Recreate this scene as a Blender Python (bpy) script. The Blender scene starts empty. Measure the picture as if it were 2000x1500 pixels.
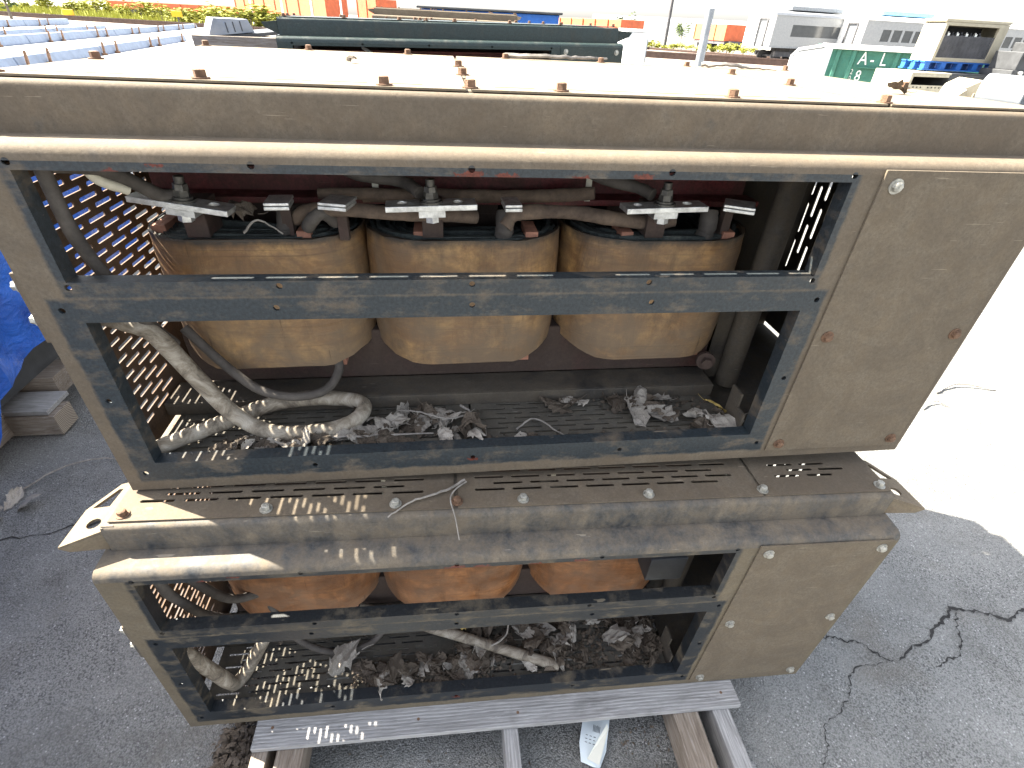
import bpy, math, random
from math import sin, cos, pi, radians
from mathutils import Vector as V, Matrix, noise
from mathutils.geometry import tessellate_polygon
random.seed(7)
SC = bpy.context.scene
COL = SC.collection

# ---------------------------------------------------------------- camera, sky, sun, exposure
CAMP = V((-0.0412, -0.787, 1.6559))
CR = Matrix(((0.9923, 0.0333, -0.1193), (-0.1165, 0.5765, -0.8087), (0.0419, 0.8164, 0.576)))
cam = bpy.data.objects.new('camera', bpy.data.cameras.new('camera'))
COL.objects.link(cam)
cam.matrix_world = Matrix.Translation(CAMP) @ CR.to_4x4()
cam.data.sensor_width = 36; cam.data.lens = 18.0
cam.data.clip_start = 0.02; cam.data.clip_end = 6000
SC.camera = cam

SUN_DIR = V((0.78, -0.365, -1.0)).normalized()          # the way the light travels
world = bpy.data.worlds.new('World'); SC.world = world; world.use_nodes = True
wn = world.node_tree; wn.nodes.clear()
wo = wn.nodes.new('ShaderNodeOutputWorld'); wb = wn.nodes.new('ShaderNodeBackground')
sky = wn.nodes.new('ShaderNodeTexSky'); sky.sky_type = 'NISHITA'; sky.sun_disc = False
sky.sun_elevation = math.asin(-SUN_DIR.z); sky.sun_rotation = math.atan2(-SUN_DIR.x, -SUN_DIR.y)
sky.dust_density = 3.0; sky.air_density = 1.0; sky.ozone_density = .6
hs_ = wn.nodes.new('ShaderNodeHueSaturation'); hs_.inputs['Saturation'].default_value = .42
wn.links.new(sky.outputs[0], hs_.inputs['Color']); wn.links.new(hs_.outputs[0], wb.inputs[0]); wn.links.new(wb.outputs[0], wo.inputs[0])
wb.inputs[1].default_value = 0.088
sl = bpy.data.lights.new('sun', 'SUN'); sl.energy = 5.0; sl.angle = radians(0.5); sl.color = (1.0, 0.93, 0.80)
so = bpy.data.objects.new('sun', sl); COL.objects.link(so)
so.rotation_euler = SUN_DIR.to_track_quat('-Z', 'Y').to_euler()
SC.view_settings.view_transform = 'Standard'; SC.view_settings.look = 'None'
SC.view_settings.gamma = 1; SC.view_settings.use_curve_mapping = False
SC.view_settings.exposure = 3.0

def ray(u, v):                                          # a direction seen in the photograph (2000 x 1500 px)
    return CR @ V(((u - 1000) / 1000, (750 - v) / 1000, -1))
def at(u, v, d): return CAMP + ray(u, v) * d            # the point d metres deep along it
def onz(u, v, z):
    r = ray(u, v); return CAMP + r * ((z - CAMP.z) / r.z)

# ---------------------------------------------------------------- materials
class NT:
    def __init__(s, name):
        s.m = bpy.data.materials.new(name); s.m.use_nodes = True
        s.t = s.m.node_tree; s.t.nodes.clear()
        s.out = s.t.nodes.new('ShaderNodeOutputMaterial')
        s.b = s.t.nodes.new('ShaderNodeBsdfPrincipled'); s.t.links.new(s.b.outputs[0], s.out.inputs[0])
        tc = s.t.nodes.new('ShaderNodeTexCoord'); s.co = tc.outputs['Object']; s.xyz = None
    def set(s, sock, val):
        if hasattr(val, 'is_output'): s.t.links.new(val, sock)
        elif isinstance(val, (tuple, list)) and len(val) == 3 and sock.type == 'RGBA': sock.default_value = (*val, 1)
        else: sock.default_value = val
    def node(s, typ, **kw):
        n = s.t.nodes.new(typ)
        for k, v in kw.items(): setattr(n, k, v)
        return n
    def map(s, scale=(1, 1, 1), loc=(0, 0, 0), rot=(0, 0, 0), rnd=False):
        n = s.node('ShaderNodeMapping'); s.set(n.inputs['Scale'], scale); s.set(n.inputs['Rotation'], rot)
        s.t.links.new(s.co, n.inputs['Vector'])
        if rnd:
            oi = s.node('ShaderNodeObjectInfo'); mu = s.node('ShaderNodeVectorMath', operation='SCALE')
            mu.inputs[0].default_value = (17, 31, 23); s.t.links.new(oi.outputs['Random'], mu.inputs['Scale'])
            s.t.links.new(mu.outputs[0], n.inputs['Location'])
        else: s.set(n.inputs['Location'], loc)
        return n.outputs[0]
    def noise(s, scale, detail=4, rough=.6, vec=None, dist=0.0):
        n = s.node('ShaderNodeTexNoise'); n.inputs['Scale'].default_value = scale; n.inputs['Detail'].default_value = detail
        n.inputs['Roughness'].default_value = rough; n.inputs['Distortion'].default_value = dist
        s.t.links.new(vec or s.co, n.inputs['Vector']); return n.outputs[0]
    def vor(s, scale, feature='F1', vec=None, out=0):
        n = s.node('ShaderNodeTexVoronoi', feature=feature); n.inputs['Scale'].default_value = scale
        s.t.links.new(vec or s.co, n.inputs['Vector']); return n.outputs[out]
    def ramp(s, fac, *stops):
        n = s.node('ShaderNodeValToRGB'); s.t.links.new(fac, n.inputs[0]); e = n.color_ramp.elements
        while len(e) < len(stops): e.new(.5)
        for el, (p, c) in zip(e, stops):
            el.position = p; el.color = (*c, 1) if isinstance(c, (tuple, list)) else (c, c, c, 1)
        return n.outputs[0]
    def math(s, op, a, b=0.0, clamp=False):
        n = s.node('ShaderNodeMath', operation=op); n.use_clamp = clamp
        s.set(n.inputs[0], a); s.set(n.inputs[1], b); return n.outputs[0]
    def mix(s, fac, a, b, blend='MIX'):
        n = s.node('ShaderNodeMix', data_type='RGBA', blend_type=blend)
        s.set(n.inputs[0], fac); s.set(n.inputs[6], a); s.set(n.inputs[7], b); return n.outputs[2]
    def sep(s):
        if s.xyz is None:
            n = s.node('ShaderNodeSeparateXYZ'); s.t.links.new(s.co, n.inputs[0]); s.xyz = n.outputs
        return s.xyz
    def geo_z(s):
        g = s.node('ShaderNodeNewGeometry'); n = s.node('ShaderNodeSeparateXYZ'); s.t.links.new(g.outputs['Normal'], n.inputs[0]); return n.outputs[2]
    def bump(s, h, strength=.3, dist=.002):
        n = s.node('ShaderNodeBump'); n.inputs['Strength'].default_value = strength; n.inputs['Distance'].default_value = dist
        s.t.links.new(h, n.inputs['Height']); s.t.links.new(n.outputs[0], s.b.inputs['Normal'])
    def done(s, col=None, rough=None, metal=None, spec=None):
        if col is not None: s.set(s.b.inputs['Base Color'], col)
        if rough is not None: s.set(s.b.inputs['Roughness'], rough)
        if metal is not None: s.set(s.b.inputs['Metallic'], metal)
        if spec is not None: s.set(s.b.inputs['Specular IOR Level'], spec)
        return s.m

def plain(name, col, rough=.6, metal=0.0, var=.25, sc=14, bump=.15, spec=.4):
    n = NT(name); a = n.noise(sc, 6, .65, n.map(rnd=True))
    dk = tuple(c * (1 - var) for c in col); lt = tuple(min(1, c * (1 + var)) for c in col)
    n.bump(n.noise(sc * 9, 3), bump, .002)
    return n.done(n.ramp(a, (.3, dk), (.7, lt)), rough, metal, spec)

def dusty(name, dust=(.126, .103, .075), paint=(.012, .016, .019), amount=.78, mask=None, rust=.5, rnd=False, top=False):
    """old dark green-black enamel under a coat of tan dust"""
    n = NT(name); vec = n.map(rnd=rnd)
    big = n.noise(5, 5, .6, vec); mid = n.noise(28, 6, .7, vec, .6); fine = n.noise(170, 4, .7, vec)
    stretch = n.noise(9, 5, .6, n.map((3, 3, .5), rnd=rnd))
    d = n.math('ADD', n.math('MULTIPLY', big, .5), n.math('MULTIPLY', mid, .35))
    d = n.math('ADD', d, n.math('MULTIPLY', stretch, .3))                # ~0.57 mean
    cover = n.math('MULTIPLY', n.math('SUBTRACT', d, .57 - (amount - .5) * .62), 5.0)
    cover = n.math('ADD', cover, .5, True)
    if mask:                                                              # cleaner bands where covers were screwed on
        x, y, z = n.sep()[0], n.sep()[1], n.sep()[2]
        tot = None
        wob = n.math('MULTIPLY', n.math('SUBTRACT', n.noise(22, 5, .7), .5), .016)
        for (cx, hx, cz, hz, st) in mask:
            ax = n.math('SUBTRACT', n.math('ABSOLUTE', n.math('SUBTRACT', x, cx)), hx)
            az = n.math('SUBTRACT', n.math('ABSOLUTE', n.math('SUBTRACT', z, cz)), hz)
            dd = n.math('ADD', n.math('MAXIMUM', ax, az), wob)
            v = n.math('MULTIPLY', n.math('SUBTRACT', .5, n.math('MULTIPLY', dd, 160.0), True), st)
            tot = v if tot is None else n.math('MAXIMUM', tot, v)
        keep = n.math('MULTIPLY', n.math('SUBTRACT', n.noise(11, 6, .7, n.map((1, 1, 2.2))), .535), 7.0)
        keep = n.math('ADD', keep, .22, True)
        cover = n.mix(tot, cover, n.math('MULTIPLY', keep, .75))
    dcol = n.mix(n.ramp(fine, (.3, 0.0), (.75, 1.0)), tuple(c * .72 for c in dust), tuple(c * 1.18 for c in dust))
    dcol = n.mix(n.ramp(mid, (.35, 0.0), (.7, .6)), dcol, (dust[0] * .95, dust[1] * .86, dust[2] * .74))
    pcol = n.mix(n.ramp(fine, (.35, 0.0), (.8, 1.0)), paint, tuple(c * 2.6 for c in paint))
    blot = n.ramp(n.noise(7, 7, .78, n.map(loc=(3, 8, 1)) if not rnd else vec, .8), (.42, .45), (.62, 0.0))
    dcol = n.mix(blot, dcol, (dust[0] * .50, dust[1] * .47, dust[2] * .46))
    gr = n.ramp(n.noise(420, 2, .6, vec), (.58, 0.0), (.72, .5))
    dcol = n.mix(gr, dcol, (dust[0] * .45, dust[1] * .42, dust[2] * .40))
    col = n.mix(cover, pcol, dcol)
    rs = n.ramp(n.noise(17, 8, .75, vec, 1.2), (.70 - .03 * rust, 0.0), (.74, 1.0))
    col = n.mix(n.math('MULTIPLY', rs, .75 * rust), col, (.13, .045, .02))
    scr = n.ramp(n.noise(60, 2, .5, n.map((.25, 1, 6), rot=(0, .5, 0), rnd=rnd)), (.735, 0.0), (.75, 1.0))
    col = n.mix(n.math('MULTIPLY', scr, .5), col, tuple(c * 1.9 for c in dust))
    if mask:
        px = n.sep()
        red = None
        for (cx, cz, r_) in ((.0, .6045, .013), (.05, .603, .010), (.165, .6025, .009), (.262, .605, .010), (-.427, .611, .006), (-.49, .602, .006), (.0, .038, .008)):
            ex = n.math('MULTIPLY', n.math('SUBTRACT', px[0], cx), .30); ez = n.math('SUBTRACT', px[2], cz)
            di = n.math('SQRT', n.math('ADD', n.math('MULTIPLY', ex, ex), n.math('MULTIPLY', ez, ez)))
            di = n.math('ADD', di, n.math('MULTIPLY', n.math('SUBTRACT', n.noise(90, 6, .75), .5), .022))
            v = n.math('SUBTRACT', 1.0, n.math('MULTIPLY', di, 1.0 / (r_ * .45)), True)
            v = n.math('MULTIPLY', v, 12.0, True)
            red = v if red is None else n.math('MAXIMUM', red, v)
        col = n.mix(red, col, n.ramp(fine, (.3, (.045, .010, .006)), (.75, (.14, .03, .016))))
    hb = n.math('ADD', n.math('MULTIPLY', cover, .3), n.math('ADD', n.math('MULTIPLY', fine, .5), n.math('MULTIPLY', mid, .5)))
    n.bump(hb, .35, .0016)
    rgh = n.mix(cover, (.42, .42, .42), (.9, .9, .9))
    return n.done(col, rgh, 0.0, .35)

W1 = (0.0, .622, .522, .1075, .95); W2 = (0.0, .649, .2185, .1955, 1.0)
M = {}
M['front'] = dusty('dusty_front', mask=(W1, W2), amount=.80, rust=.35)
M['front_low'] = dusty('dusty_front_lower', dust=(.138, .115, .08), paint=(.008, .010, .012), mask=(W1, W2), amount=.74, rust=.25)
M['case'] = dusty('dusty_case', amount=.80, rust=.35)
M['case_low'] = dusty('dusty_case_lower', dust=(.15, .128, .098), paint=(.014, .017, .020), amount=.56, rust=.5)
M['sheet'] = dusty('dusty_sheet', dust=(.165, .135, .095), amount=.90, rust=.3)
M['panel'] = dusty('dusty_panel', dust=(.134, .110, .079), amount=.93, rust=.25)
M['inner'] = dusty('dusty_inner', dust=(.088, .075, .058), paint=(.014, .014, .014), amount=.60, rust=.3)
M['grille'] = dusty('grille', dust=(.115, .075, .048), paint=(.03, .02, .015), amount=.6, rust=.6)
M['floor'] = dusty('mesh_floor', dust=(.105, .098, .082), paint=(.02, .022, .022), amount=.68, rust=.1)
M['green'] = dusty('dark_green_paint', dust=(.06, .062, .052), paint=(.010, .017, .016), amount=.34, rust=.15)
M['red'] = dusty('red_primer', dust=(.075, .042, .034), paint=(.068, .012, .012), amount=.45, rust=.2)
M['yoke'] = dusty('core_iron', dust=(.062, .044, .036), paint=(.035, .013, .010), amount=.66, rust=.8)
M['black'] = plain('black_void', (.012, .012, .013), .8)
M['rust_bolt'] = plain('rusty_bolt', (.13, .075, .045), .8, .2, .45, 60, .5)
M['steel_bolt'] = plain('zinc_bolt', (.33, .32, .28), .5, .5, .4, 80, .4)
M['tin'] = plain('tinned_copper', (.62, .62, .60), .33, .75, .35, 60, .4)
M['dark_bolt'] = plain('oily_bolt', (.09, .085, .075), .45, .5, .4, 70, .4)
M['copper'] = plain('spacer_block', (.28, .13, .085), .75, 0, .3, 50, .4)
M['rubber'] = plain('dusty_rubber', (.06, .052, .045), .8, 0, .4, 30, .3)
M['wrap'] = None
n = NT('cloth_taped_cable'); a = n.noise(26, 6, .7, n.map(rnd=True)); w = n.noise(150, 3, .6, n.map((1, .3, .3)))
n.bump(n.math('ADD', a, w), .5, .003); M['wrap'] = n.done(n.ramp(a, (.3, (.045, .03, .022)), (.55, (.11, .078, .055)), (.8, (.17, .115, .075))), .9)
n = NT('weathered_conduit'); a = n.noise(20, 7, .75, n.map(rnd=True), 1.0); b = n.noise(70, 4)
n.bump(b, .5, .002); M['hose'] = n.done(n.ramp(a, (.38, (.075, .06, .045)), (.5, (.19, .16, .12)), (.66, (.33, .30, .25))), .75)

def coil_mat(name, lo, hi, dust, damt):
    n = NT(name); vec = n.map((1.2, 1.2, 16), rnd=True)
    g = n.noise(5, 7, .72, n.map((1.8, 1.8, 3.0), rnd=True), .4); lines = n.noise(3, 4, .6, n.map((.5, .5, 70), rot=(.03, .04, 0), rnd=True), .2)
    blot = n.noise(9, 6, .7, n.map(rnd=True), .4); fine = n.noise(120, 3)
    col = n.ramp(g, (.25, tuple(c * .62 for c in lo)), (.47, lo), (.70, hi))
    sm = n.ramp(n.noise(8, 6, .75, n.map((2.2, 2.2, .7), rnd=True), .5), (.47, 0.0), (.68, .85))
    col = n.mix(sm, col, tuple(c * .45 for c in lo))
    col = n.mix(n.ramp(lines, (.58, 0.0), (.70, .5)), col, tuple(c * .42 for c in lo))
    dk = n.ramp(n.noise(6, 6, .75, n.map((1, 1, .6), rnd=True)), (.53, 0.0), (.70, .85))
    col = n.mix(dk, col, tuple(c * .38 for c in lo))
    # dust has settled over the wide lower part and one flank
    hz_ = n.math('MULTIPLY', n.math('SUBTRACT', .33, n.sep()[2]), 2.2)
    dm = n.math('ADD', n.math('ADD', n.math('MULTIPLY', n.math('SUBTRACT', blot, .5), 3.4), hz_), damt, True)
    dm = n.math('MULTIPLY', dm, .85)
    col = n.mix(dm, col, dust)
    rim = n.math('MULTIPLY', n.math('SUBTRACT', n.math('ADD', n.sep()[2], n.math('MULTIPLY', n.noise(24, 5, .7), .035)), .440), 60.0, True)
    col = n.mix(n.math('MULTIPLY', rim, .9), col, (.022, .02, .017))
    vst = n.ramp(n.noise(10, 5, .7, n.map((6, 6, .35), rnd=True)), (.63, 0.0), (.70, .6))
    col = n.mix(vst, col, tuple(c * .25 for c in lo))
    n.bump(n.math('ADD', n.math('MULTIPLY', lines, .7), n.math('ADD', n.math('MULTIPLY', g, .5), n.math('MULTIPLY', blot, .5))), .5, .004)
    return n.done(col, n.mix(dm, (.42, .42, .42), (.85, .85, .85)), 0, .4)
M['coil'] = coil_mat('varnished_coil_dusty', (.185, .10, .042), (.42, .25, .095), (.128, .094, .062), .44)
M['coil2'] = coil_mat('varnished_coil_orange', (.20, .082, .030), (.38, .17, .065), (.15, .098, .064), .22)
n = NT('winding_edges'); a = n.noise(22, 5, .7, n.map((1, 3, 1))); n.bump(n.noise(60, 5, .7, n.map((1, 4, 1))), 1.0, .006)
M['winding'] = n.done(n.ramp(a, (.35, (.008, .012, .012)), (.6, (.03, .038, .035)), (.78, (.085, .085, .07))), .7)

def wood(name, c0, c1, c2, sc=1.0):                     # grain runs along each board's own X
    n = NT(name); vec = n.map((1.1, 14, 14), rnd=True)
    g = n.noise(6 * sc, 7, .7, vec, 1.3)
    wv = n.node('ShaderNodeTexWave', wave_type='BANDS', bands_direction='Y'); n.t.links.new(n.map((.25, 1, .6), rnd=True), wv.inputs['Vector'])
    wv.inputs['Scale'].default_value = 38; wv.inputs['Distortion'].default_value = 3.2; wv.inputs['Detail'].default_value = 4; wv.inputs['Detail Scale'].default_value = 1.1; wv.inputs['Detail Roughness'].default_value = .65
    col = n.ramp(g, (.3, c0), (.52, c1), (.75, c2))
    col = n.mix(n.ramp(wv.outputs[1], (.0, .42), (.5, 0.0)), col, c0)
    col = n.mix(n.ramp(n.noise(7, 5), (.6, 0.0), (.75, .5)), col, tuple(c * .6 for c in c0))
    n.bump(n.math('ADD', n.math('MULTIPLY', g, 1.5), n.math('MULTIPLY', wv.outputs[1], .5)), .45, .003)
    return n.done(col, .85, 0, .2)
M['wood'] = wood('grey_weathered_wood', (.155, .15, .145), (.30, .295, .29), (.43, .425, .415))
M['wood2'] = wood('brown_weathered_wood', (.11, .085, .065), (.22, .185, .15), (.32, .29, .26))
n = NT('end_grain'); wv = n.node('ShaderNodeTexWave', wave_type='RINGS', rings_direction='X'); n.t.links.new(n.map((1, 1, 1.3), loc=(0, .04, .03)), wv.inputs['Vector'])
wv.inputs['Scale'].default_value = 34; wv.inputs['Distortion'].default_value = 2.5; wv.inputs['Detail'].default_value = 2
M['endgrain'] = n.done(n.ramp(wv.outputs[1], (.2, (.13, .105, .08)), (.7, (.34, .29, .23))), .9)

n = NT('asphalt')
stone = n.vor(230, out=1); cell = n.vor(230, out=0); big = n.noise(.9, 6, .65); mid = n.noise(7, 6, .7); fine = n.noise(260, 3, .7)
sh = n.node('ShaderNodeSeparateColor'); n.t.links.new(stone, sh.inputs[0])
col = n.ramp(n.math('ADD', n.math('MULTIPLY', big, .55), n.math('MULTIPLY', mid, .45)), (.32, (.086, .086, .081)), (.50, (.147, .147, .139)), (.70, (.235, .233, .218)))
col = n.mix(n.ramp(sh.outputs[0], (.0, .0), (1.0, .6)), col, (.245, .245, .235), 'MIX')
col = n.mix(n.ramp(sh.outputs[1], (.972, 0.0), (.992, .8)), col, (.42, .41, .40))
wear = n.ramp(n.noise(3.1, 6, .7, n.map(loc=(9, 2, 0)), .6), (.36, .45), (.60, 1.0))
col = n.mix(n.math('MULTIPLY', n.ramp(cell, (.42, 0.0), (.8, .85)), wear), col, (.025, .025, .024))
col = n.mix(n.ramp(n.noise(1.4, 7, .75, n.map(loc=(1, 7, 0)), 1.0), (.50, 0.0), (.66, .55)), col, (.075, .070, .060))
col = n.mix(n.ramp(n.noise(2.2, 6, .7, n.map(loc=(4, 3, 0))), (.56, 0.0), (.74, .6)), col, (.115, .10, .08))
yy = n.sep()[1]
far = n.math('MULTIPLY', n.math('SUBTRACT', yy, 6.0), .25, True)
grav = n.ramp(n.vor(9, out=0), (.1, (.32, .29, .25)), (.7, (.13, .12, .10)))
col = n.mix(far, col, grav)
n.bump(n.math('ADD', n.math('MULTIPLY', cell, -.8), n.math('ADD', n.math('MULTIPLY', fine, .4), n.math('MULTIPLY', mid, .6))), .75, .006)
M['asphalt'] = n.done(col, n.ramp(sh.outputs[2], (0, .45), (1, .85)), 0, .5)
M['crack'] = plain('crack_dark', (.035, .034, .033), .95, 0, .4, 60, .8, .1)

def leafmat(name, a, b):
    n = NT(name); t = n.noise(40, 5, .65, n.map(rnd=True)); oi = n.node('ShaderNodeObjectInfo')
    c = n.ramp(t, (.3, a), (.7, b)); c = n.mix(n.math('MULTIPLY', oi.outputs['Random'], .55), c, tuple(x * .4 for x in a))
    n.bump(n.noise(160, 3), .5, .002); return n.done(c, .8, 0, .25)
M['leaf'] = leafmat('dry_leaf_grey', (.21, .185, .155), (.50, .46, .40))
M['leaf_b'] = leafmat('dry_leaf_brown', (.05, .038, .028), (.155, .125, .095))
M['leaf_y'] = leafmat('dry_leaf_yellow', (.42, .28, .07), (.6, .45, .16))
M['twig'] = plain('twig_bark', (.22, .20, .175), .9, 0, .4, 50, .4)
n = NT('blue_tarpaulin'); a = n.noise(6, 5, .6); we = n.noise(300, 2, .5)
n.bump(n.math('ADD', n.math('MULTIPLY', n.noise(9, 6, .65, None, 1.5), 1.0), n.math('MULTIPLY', we, .03)), .9, .03)
M['tarp'] = n.done(n.ramp(a, (.3, (.004, .05, .30)), (.7, (.02, .14, .60))), .32, 0, .5)
M['bin_green'] = dusty('container_green', dust=(.06, .19, .15), paint=(.012, .085, .065), amount=.6, rust=.25)
M['white'] = plain('white_paint', (.76, .76, .74), .5, 0, .08, 6, .1)
M['silver'] = plain('stainless_steel', (.27, .28, .29), .4, .3, .12, 8, .1)
M['galv'] = plain('galvanised_rail', (.13, .165, .23), .55, .1, .2, 12, .2)
M['glass'] = plain('dark_window', (.05, .055, .06), .15, 0, .2, 3, 0, .6)
M['orange'] = plain('faded_orange', (.46, .11, .045), .7, 0, .18, 2, .1)
M['rail'] = plain('brown_rail', (.075, .048, .038), .8, .1, .3, 5, .2)
M['under'] = plain('grimy_underframe', (.07, .07, .075), .8, 0, .4, 3, .2)
M['blue'] = plain('blue_paint', (.012, .09, .34), .5, 0, .2, 9, .1)
M['ltblue'] = plain('light_blue_paint', (.25, .55, .80), .5, 0, .1, 4, .1)
M['grey'] = plain('grey_steel', (.24, .255, .27), .6, .2, .25, 8, .2)
M['dkgrey'] = plain('dark_grey_steel', (.05, .052, .055), .6, .1, .3, 8, .2)
M['tan'] = plain('tan_paint', (.30, .27, .20), .7, 0, .15, 6, .2)
M['cream'] = plain('cream_casting', (.42, .38, .28), .75, 0, .2, 12, .3)
M['yellow'] = plain('yellow_sign', (.75, .42, .02), .6, 0, .1, 3, 0)
M['weed'] = leafmat('weed_leaves', (.20, .22, .025), (.42, .42, .07))
M['tree'] = leafmat('tree_leaves', (.06, .10, .025), (.14, .19, .06))
M['ballast'] = plain('track_ballast', (.24, .22, .19), .9, 0, .4, 6, .8)
M['paper'] = plain('crumpled_print', (.62, .68, .70), .5, 0, .06, 9, .1)
M['paperback'] = plain('paper_back', (.66, .65, .56), .5, 0, .06, 9, .1)
M['ink'] = plain('print_ink', (.05, .06, .07), .7, 0, .1, 9, 0)
M['lettering'] = plain('white_lettering', (.72, .74, .72), .7, 0, .1, 20, 0)
M['zip'] = plain('cable_tie', (.5, .47, .38), .5, 0, .15, 40, 0)

# ---------------------------------------------------------------- mesh builder
class MB:
    def __init__(s): s.v = []; s.f = []
    def add(s, vs, fs):
        o = len(s.v); s.v += [tuple(p) for p in vs]; s.f += [tuple(i + o for i in f) for f in fs]; return s
    def box(s, x0, x1, y0, y1, z0, z1, mat=None):
        vs = [V((x, y, z)) for z in (z0, z1) for y in (y0, y1) for x in (x0, x1)]
        if mat is not None: vs = [mat @ p for p in vs]
        return s.add(vs, [(0, 2, 3, 1), (4, 5, 7, 6), (0, 1, 5, 4), (2, 6, 7, 3), (0, 4, 6, 2), (1, 3, 7, 5)])
    def prism(s, poly, fn, a, b, holes=()):
        """polygon in (p,q) given thickness a..b through fn(p,q,t)"""
        loops = [poly] + list(holes)
        pts = [p for l in loops for p in l]; N = len(pts)
        tri = tessellate_polygon([[V((p[0], p[1], 0)) for p in l] for l in loops])
        vs = [fn(p[0], p[1], a) for p in pts] + [fn(p[0], p[1], b) for p in pts]
        fs = [t for t in tri] + [tuple(i + N for i in reversed(t)) for t in tri]
        o = 0
        for l in loops:
            k = len(l)
            fs += [(o + i, o + (i + 1) % k, o + (i + 1) % k + N, o + i + N) for i in range(k)]; o += k
        return s.add(vs, fs)
    def sweep(s, prof, x0, x1, xs=None):
        """open profile of (y,z) drawn along X"""
        xs = xs or [x0, x1]; k = len(prof)
        vs = [(x, p[0], p[1]) for x in xs for p in prof]
        fs = [(i * k + j, i * k + j + 1, (i + 1) * k + j + 1, (i + 1) * k + j) for i in range(len(xs) - 1) for j in range(k - 1)]
        return s.add(vs, fs)
    def tube(s, pts, r, n=10, cap=True, squash=1.0):
        pts = [V(p) for p in pts]; rs = r if isinstance(r, (list, tuple)) else [r] * len(pts)
        up = V((0, 0, 1)); vs = []
        for i, p in enumerate(pts):
            t = (pts[min(i + 1, len(pts) - 1)] - pts[max(i - 1, 0)]).normalized()
            a = t.cross(up)
            if a.length < .05: a = t.cross(V((0, 1, 0)))
            a.normalize(); b = a.cross(t)
            for k in range(n):
                vs.append(p + a * cos(2 * pi * k / n) * rs[i] + b * sin(2 * pi * k / n) * rs[i] * squash)
        fs = [(i * n + k, i * n + (k + 1) % n, (i + 1) * n + (k + 1) % n, (i + 1) * n + k) for i in range(len(pts) - 1) for k in range(n)]
        if cap: fs += [tuple(range(n)), tuple(reversed(range((len(pts) - 1) * n, len(pts) * n)))]
        return s.add(vs, fs)
    def cyl(s, p, axis, r, h, n=12, r2=None, rot=0):
        q = V(axis).normalized().to_track_quat('Z', 'Y'); p = V(p); r2 = r if r2 is None else r2
        vs = [p + q @ V((cos(rot + 2 * pi * k / n) * rr, sin(rot + 2 * pi * k / n) * rr, zz)) for zz, rr in ((0, r), (h, r2)) for k in range(n)]
        fs = [(k, (k + 1) % n, n + (k + 1) % n, n + k) for k in range(n)] + [tuple(reversed(range(n))), tuple(range(n, 2 * n))]
        return s.add(vs, fs)
    def slots(s, u0, u1, v0, v1, L, gap, w, pitch, t, fn, m=.02, endcut=None):
        """plate u0..u1 x v0..v1 pierced by staggered rounded slots running along u"""
        rows = int((v1 - v0 - 2 * m + (pitch - w)) / pitch); used = rows * pitch - (pitch - w); va = (v0 + v1 - used) / 2
        P = L + gap; vcur = v0
        def quad(pts):
            s.add([fn(a, b, 0) for a, b in pts] + [fn(a, b, t) for a, b in pts], [tuple(range(len(pts))), tuple(reversed(range(len(pts), 2 * len(pts))))])
        for r in range(rows):
            a, b = va + r * pitch, va + r * pitch + w
            quad([(u0, vcur), (u1, vcur), (u1, a), (u0, a)])
            x = u0 + m + (0 if r % 2 == 0 else P / 2); cur = u0; c = w * .33
            while x + L <= u1 - m + 1e-6:
                if endcut and not endcut(x + L / 2, (a + b) / 2): x += P; continue
                quad([(cur, a), (x, a), (x, b), (cur, b)])
                hexa = [(x + c, a), (x + L - c, a), (x + L, a + c), (x + L, b - c), (x + L - c, b), (x + c, b), (x, b - c), (x, a + c)]
                for tri in ([(x, a), (x + c, a), (x, a + c)], [(x + L, a), (x + L, a + c), (x + L - c, a)], [(x + L, b), (x + L - c, b), (x + L, b - c)], [(x, b), (x, b - c), (x + c, b)]): quad(tri)
                N = 8; s.add([fn(p, q, 0) for p, q in hexa] + [fn(p, q, t) for p, q in hexa], [(i, i + N, (i + 1) % N + N, (i + 1) % N) for i in range(N)])
                cur = x + L; x += P
            quad([(cur, a), (u1, a), (u1, b), (cur, b)]); vcur = b
        quad([(u0, vcur), (u1, vcur), (u1, v1), (u0, v1)])
        o = [(u0, v0), (u1, v0), (u1, v1), (u0, v1)]
        s.add([fn(p, q, 0) for p, q in o] + [fn(p, q, t) for p, q in o], [(i, (i + 1) % 4, (i + 1) % 4 + 4, i + 4) for i in range(4)])
        return s
    def mesh(s, name, mat, smooth=False, recalc=True):
        me = bpy.data.meshes.new(name); me.from_pydata(s.v, [], s.f); me.update()
        if recalc:
            import bmesh
            bm = bmesh.new(); bm.from_mesh(me); bmesh.ops.recalc_face_normals(bm, faces=bm.faces); bm.to_mesh(me); bm.free()
        for m in (mat if isinstance(mat, (list, tuple)) else [mat]): me.materials.append(m)
        if smooth:
            me.shade_smooth(); me.set_sharp_from_angle(angle=radians(38))
        return me
    def build(s, name, mat, parent=None, smooth=False, bevel=0, recalc=True):
        return obj(name, s.mesh(name, mat, smooth, recalc), parent, bevel)
def obj(name, me, parent=None, bevel=0):
    o = bpy.data.objects.new(name, me); COL.objects.link(o)
    if parent: o.parent = parent
    if bevel:
        b = o.modifiers.new('bevel', 'BEVEL'); b.width = bevel; b.segments = 2; b.limit_method = 'ANGLE'; b.angle_limit = radians(40)
    return o
def tag(o, label, cat, group=None):
    o['label'] = label; o['category'] = cat
    if group: o['group'] = group
    return o
def thing(name, label, cat, mat=None, group=None, loc=(0, 0, 0), rz=0):
    o = bpy.data.objects.new(name, None); COL.objects.link(o); o.empty_display_size = .1
    o.matrix_world = mat if mat is not None else Matrix.Translation(V(loc)) @ Matrix.Rotation(rz, 4, 'Z')
    return tag(o, label, cat, group)
def struct(o): o['kind'] = 'structure'; return o
def stuff(o): o['kind'] = 'stuff'; return o
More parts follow.
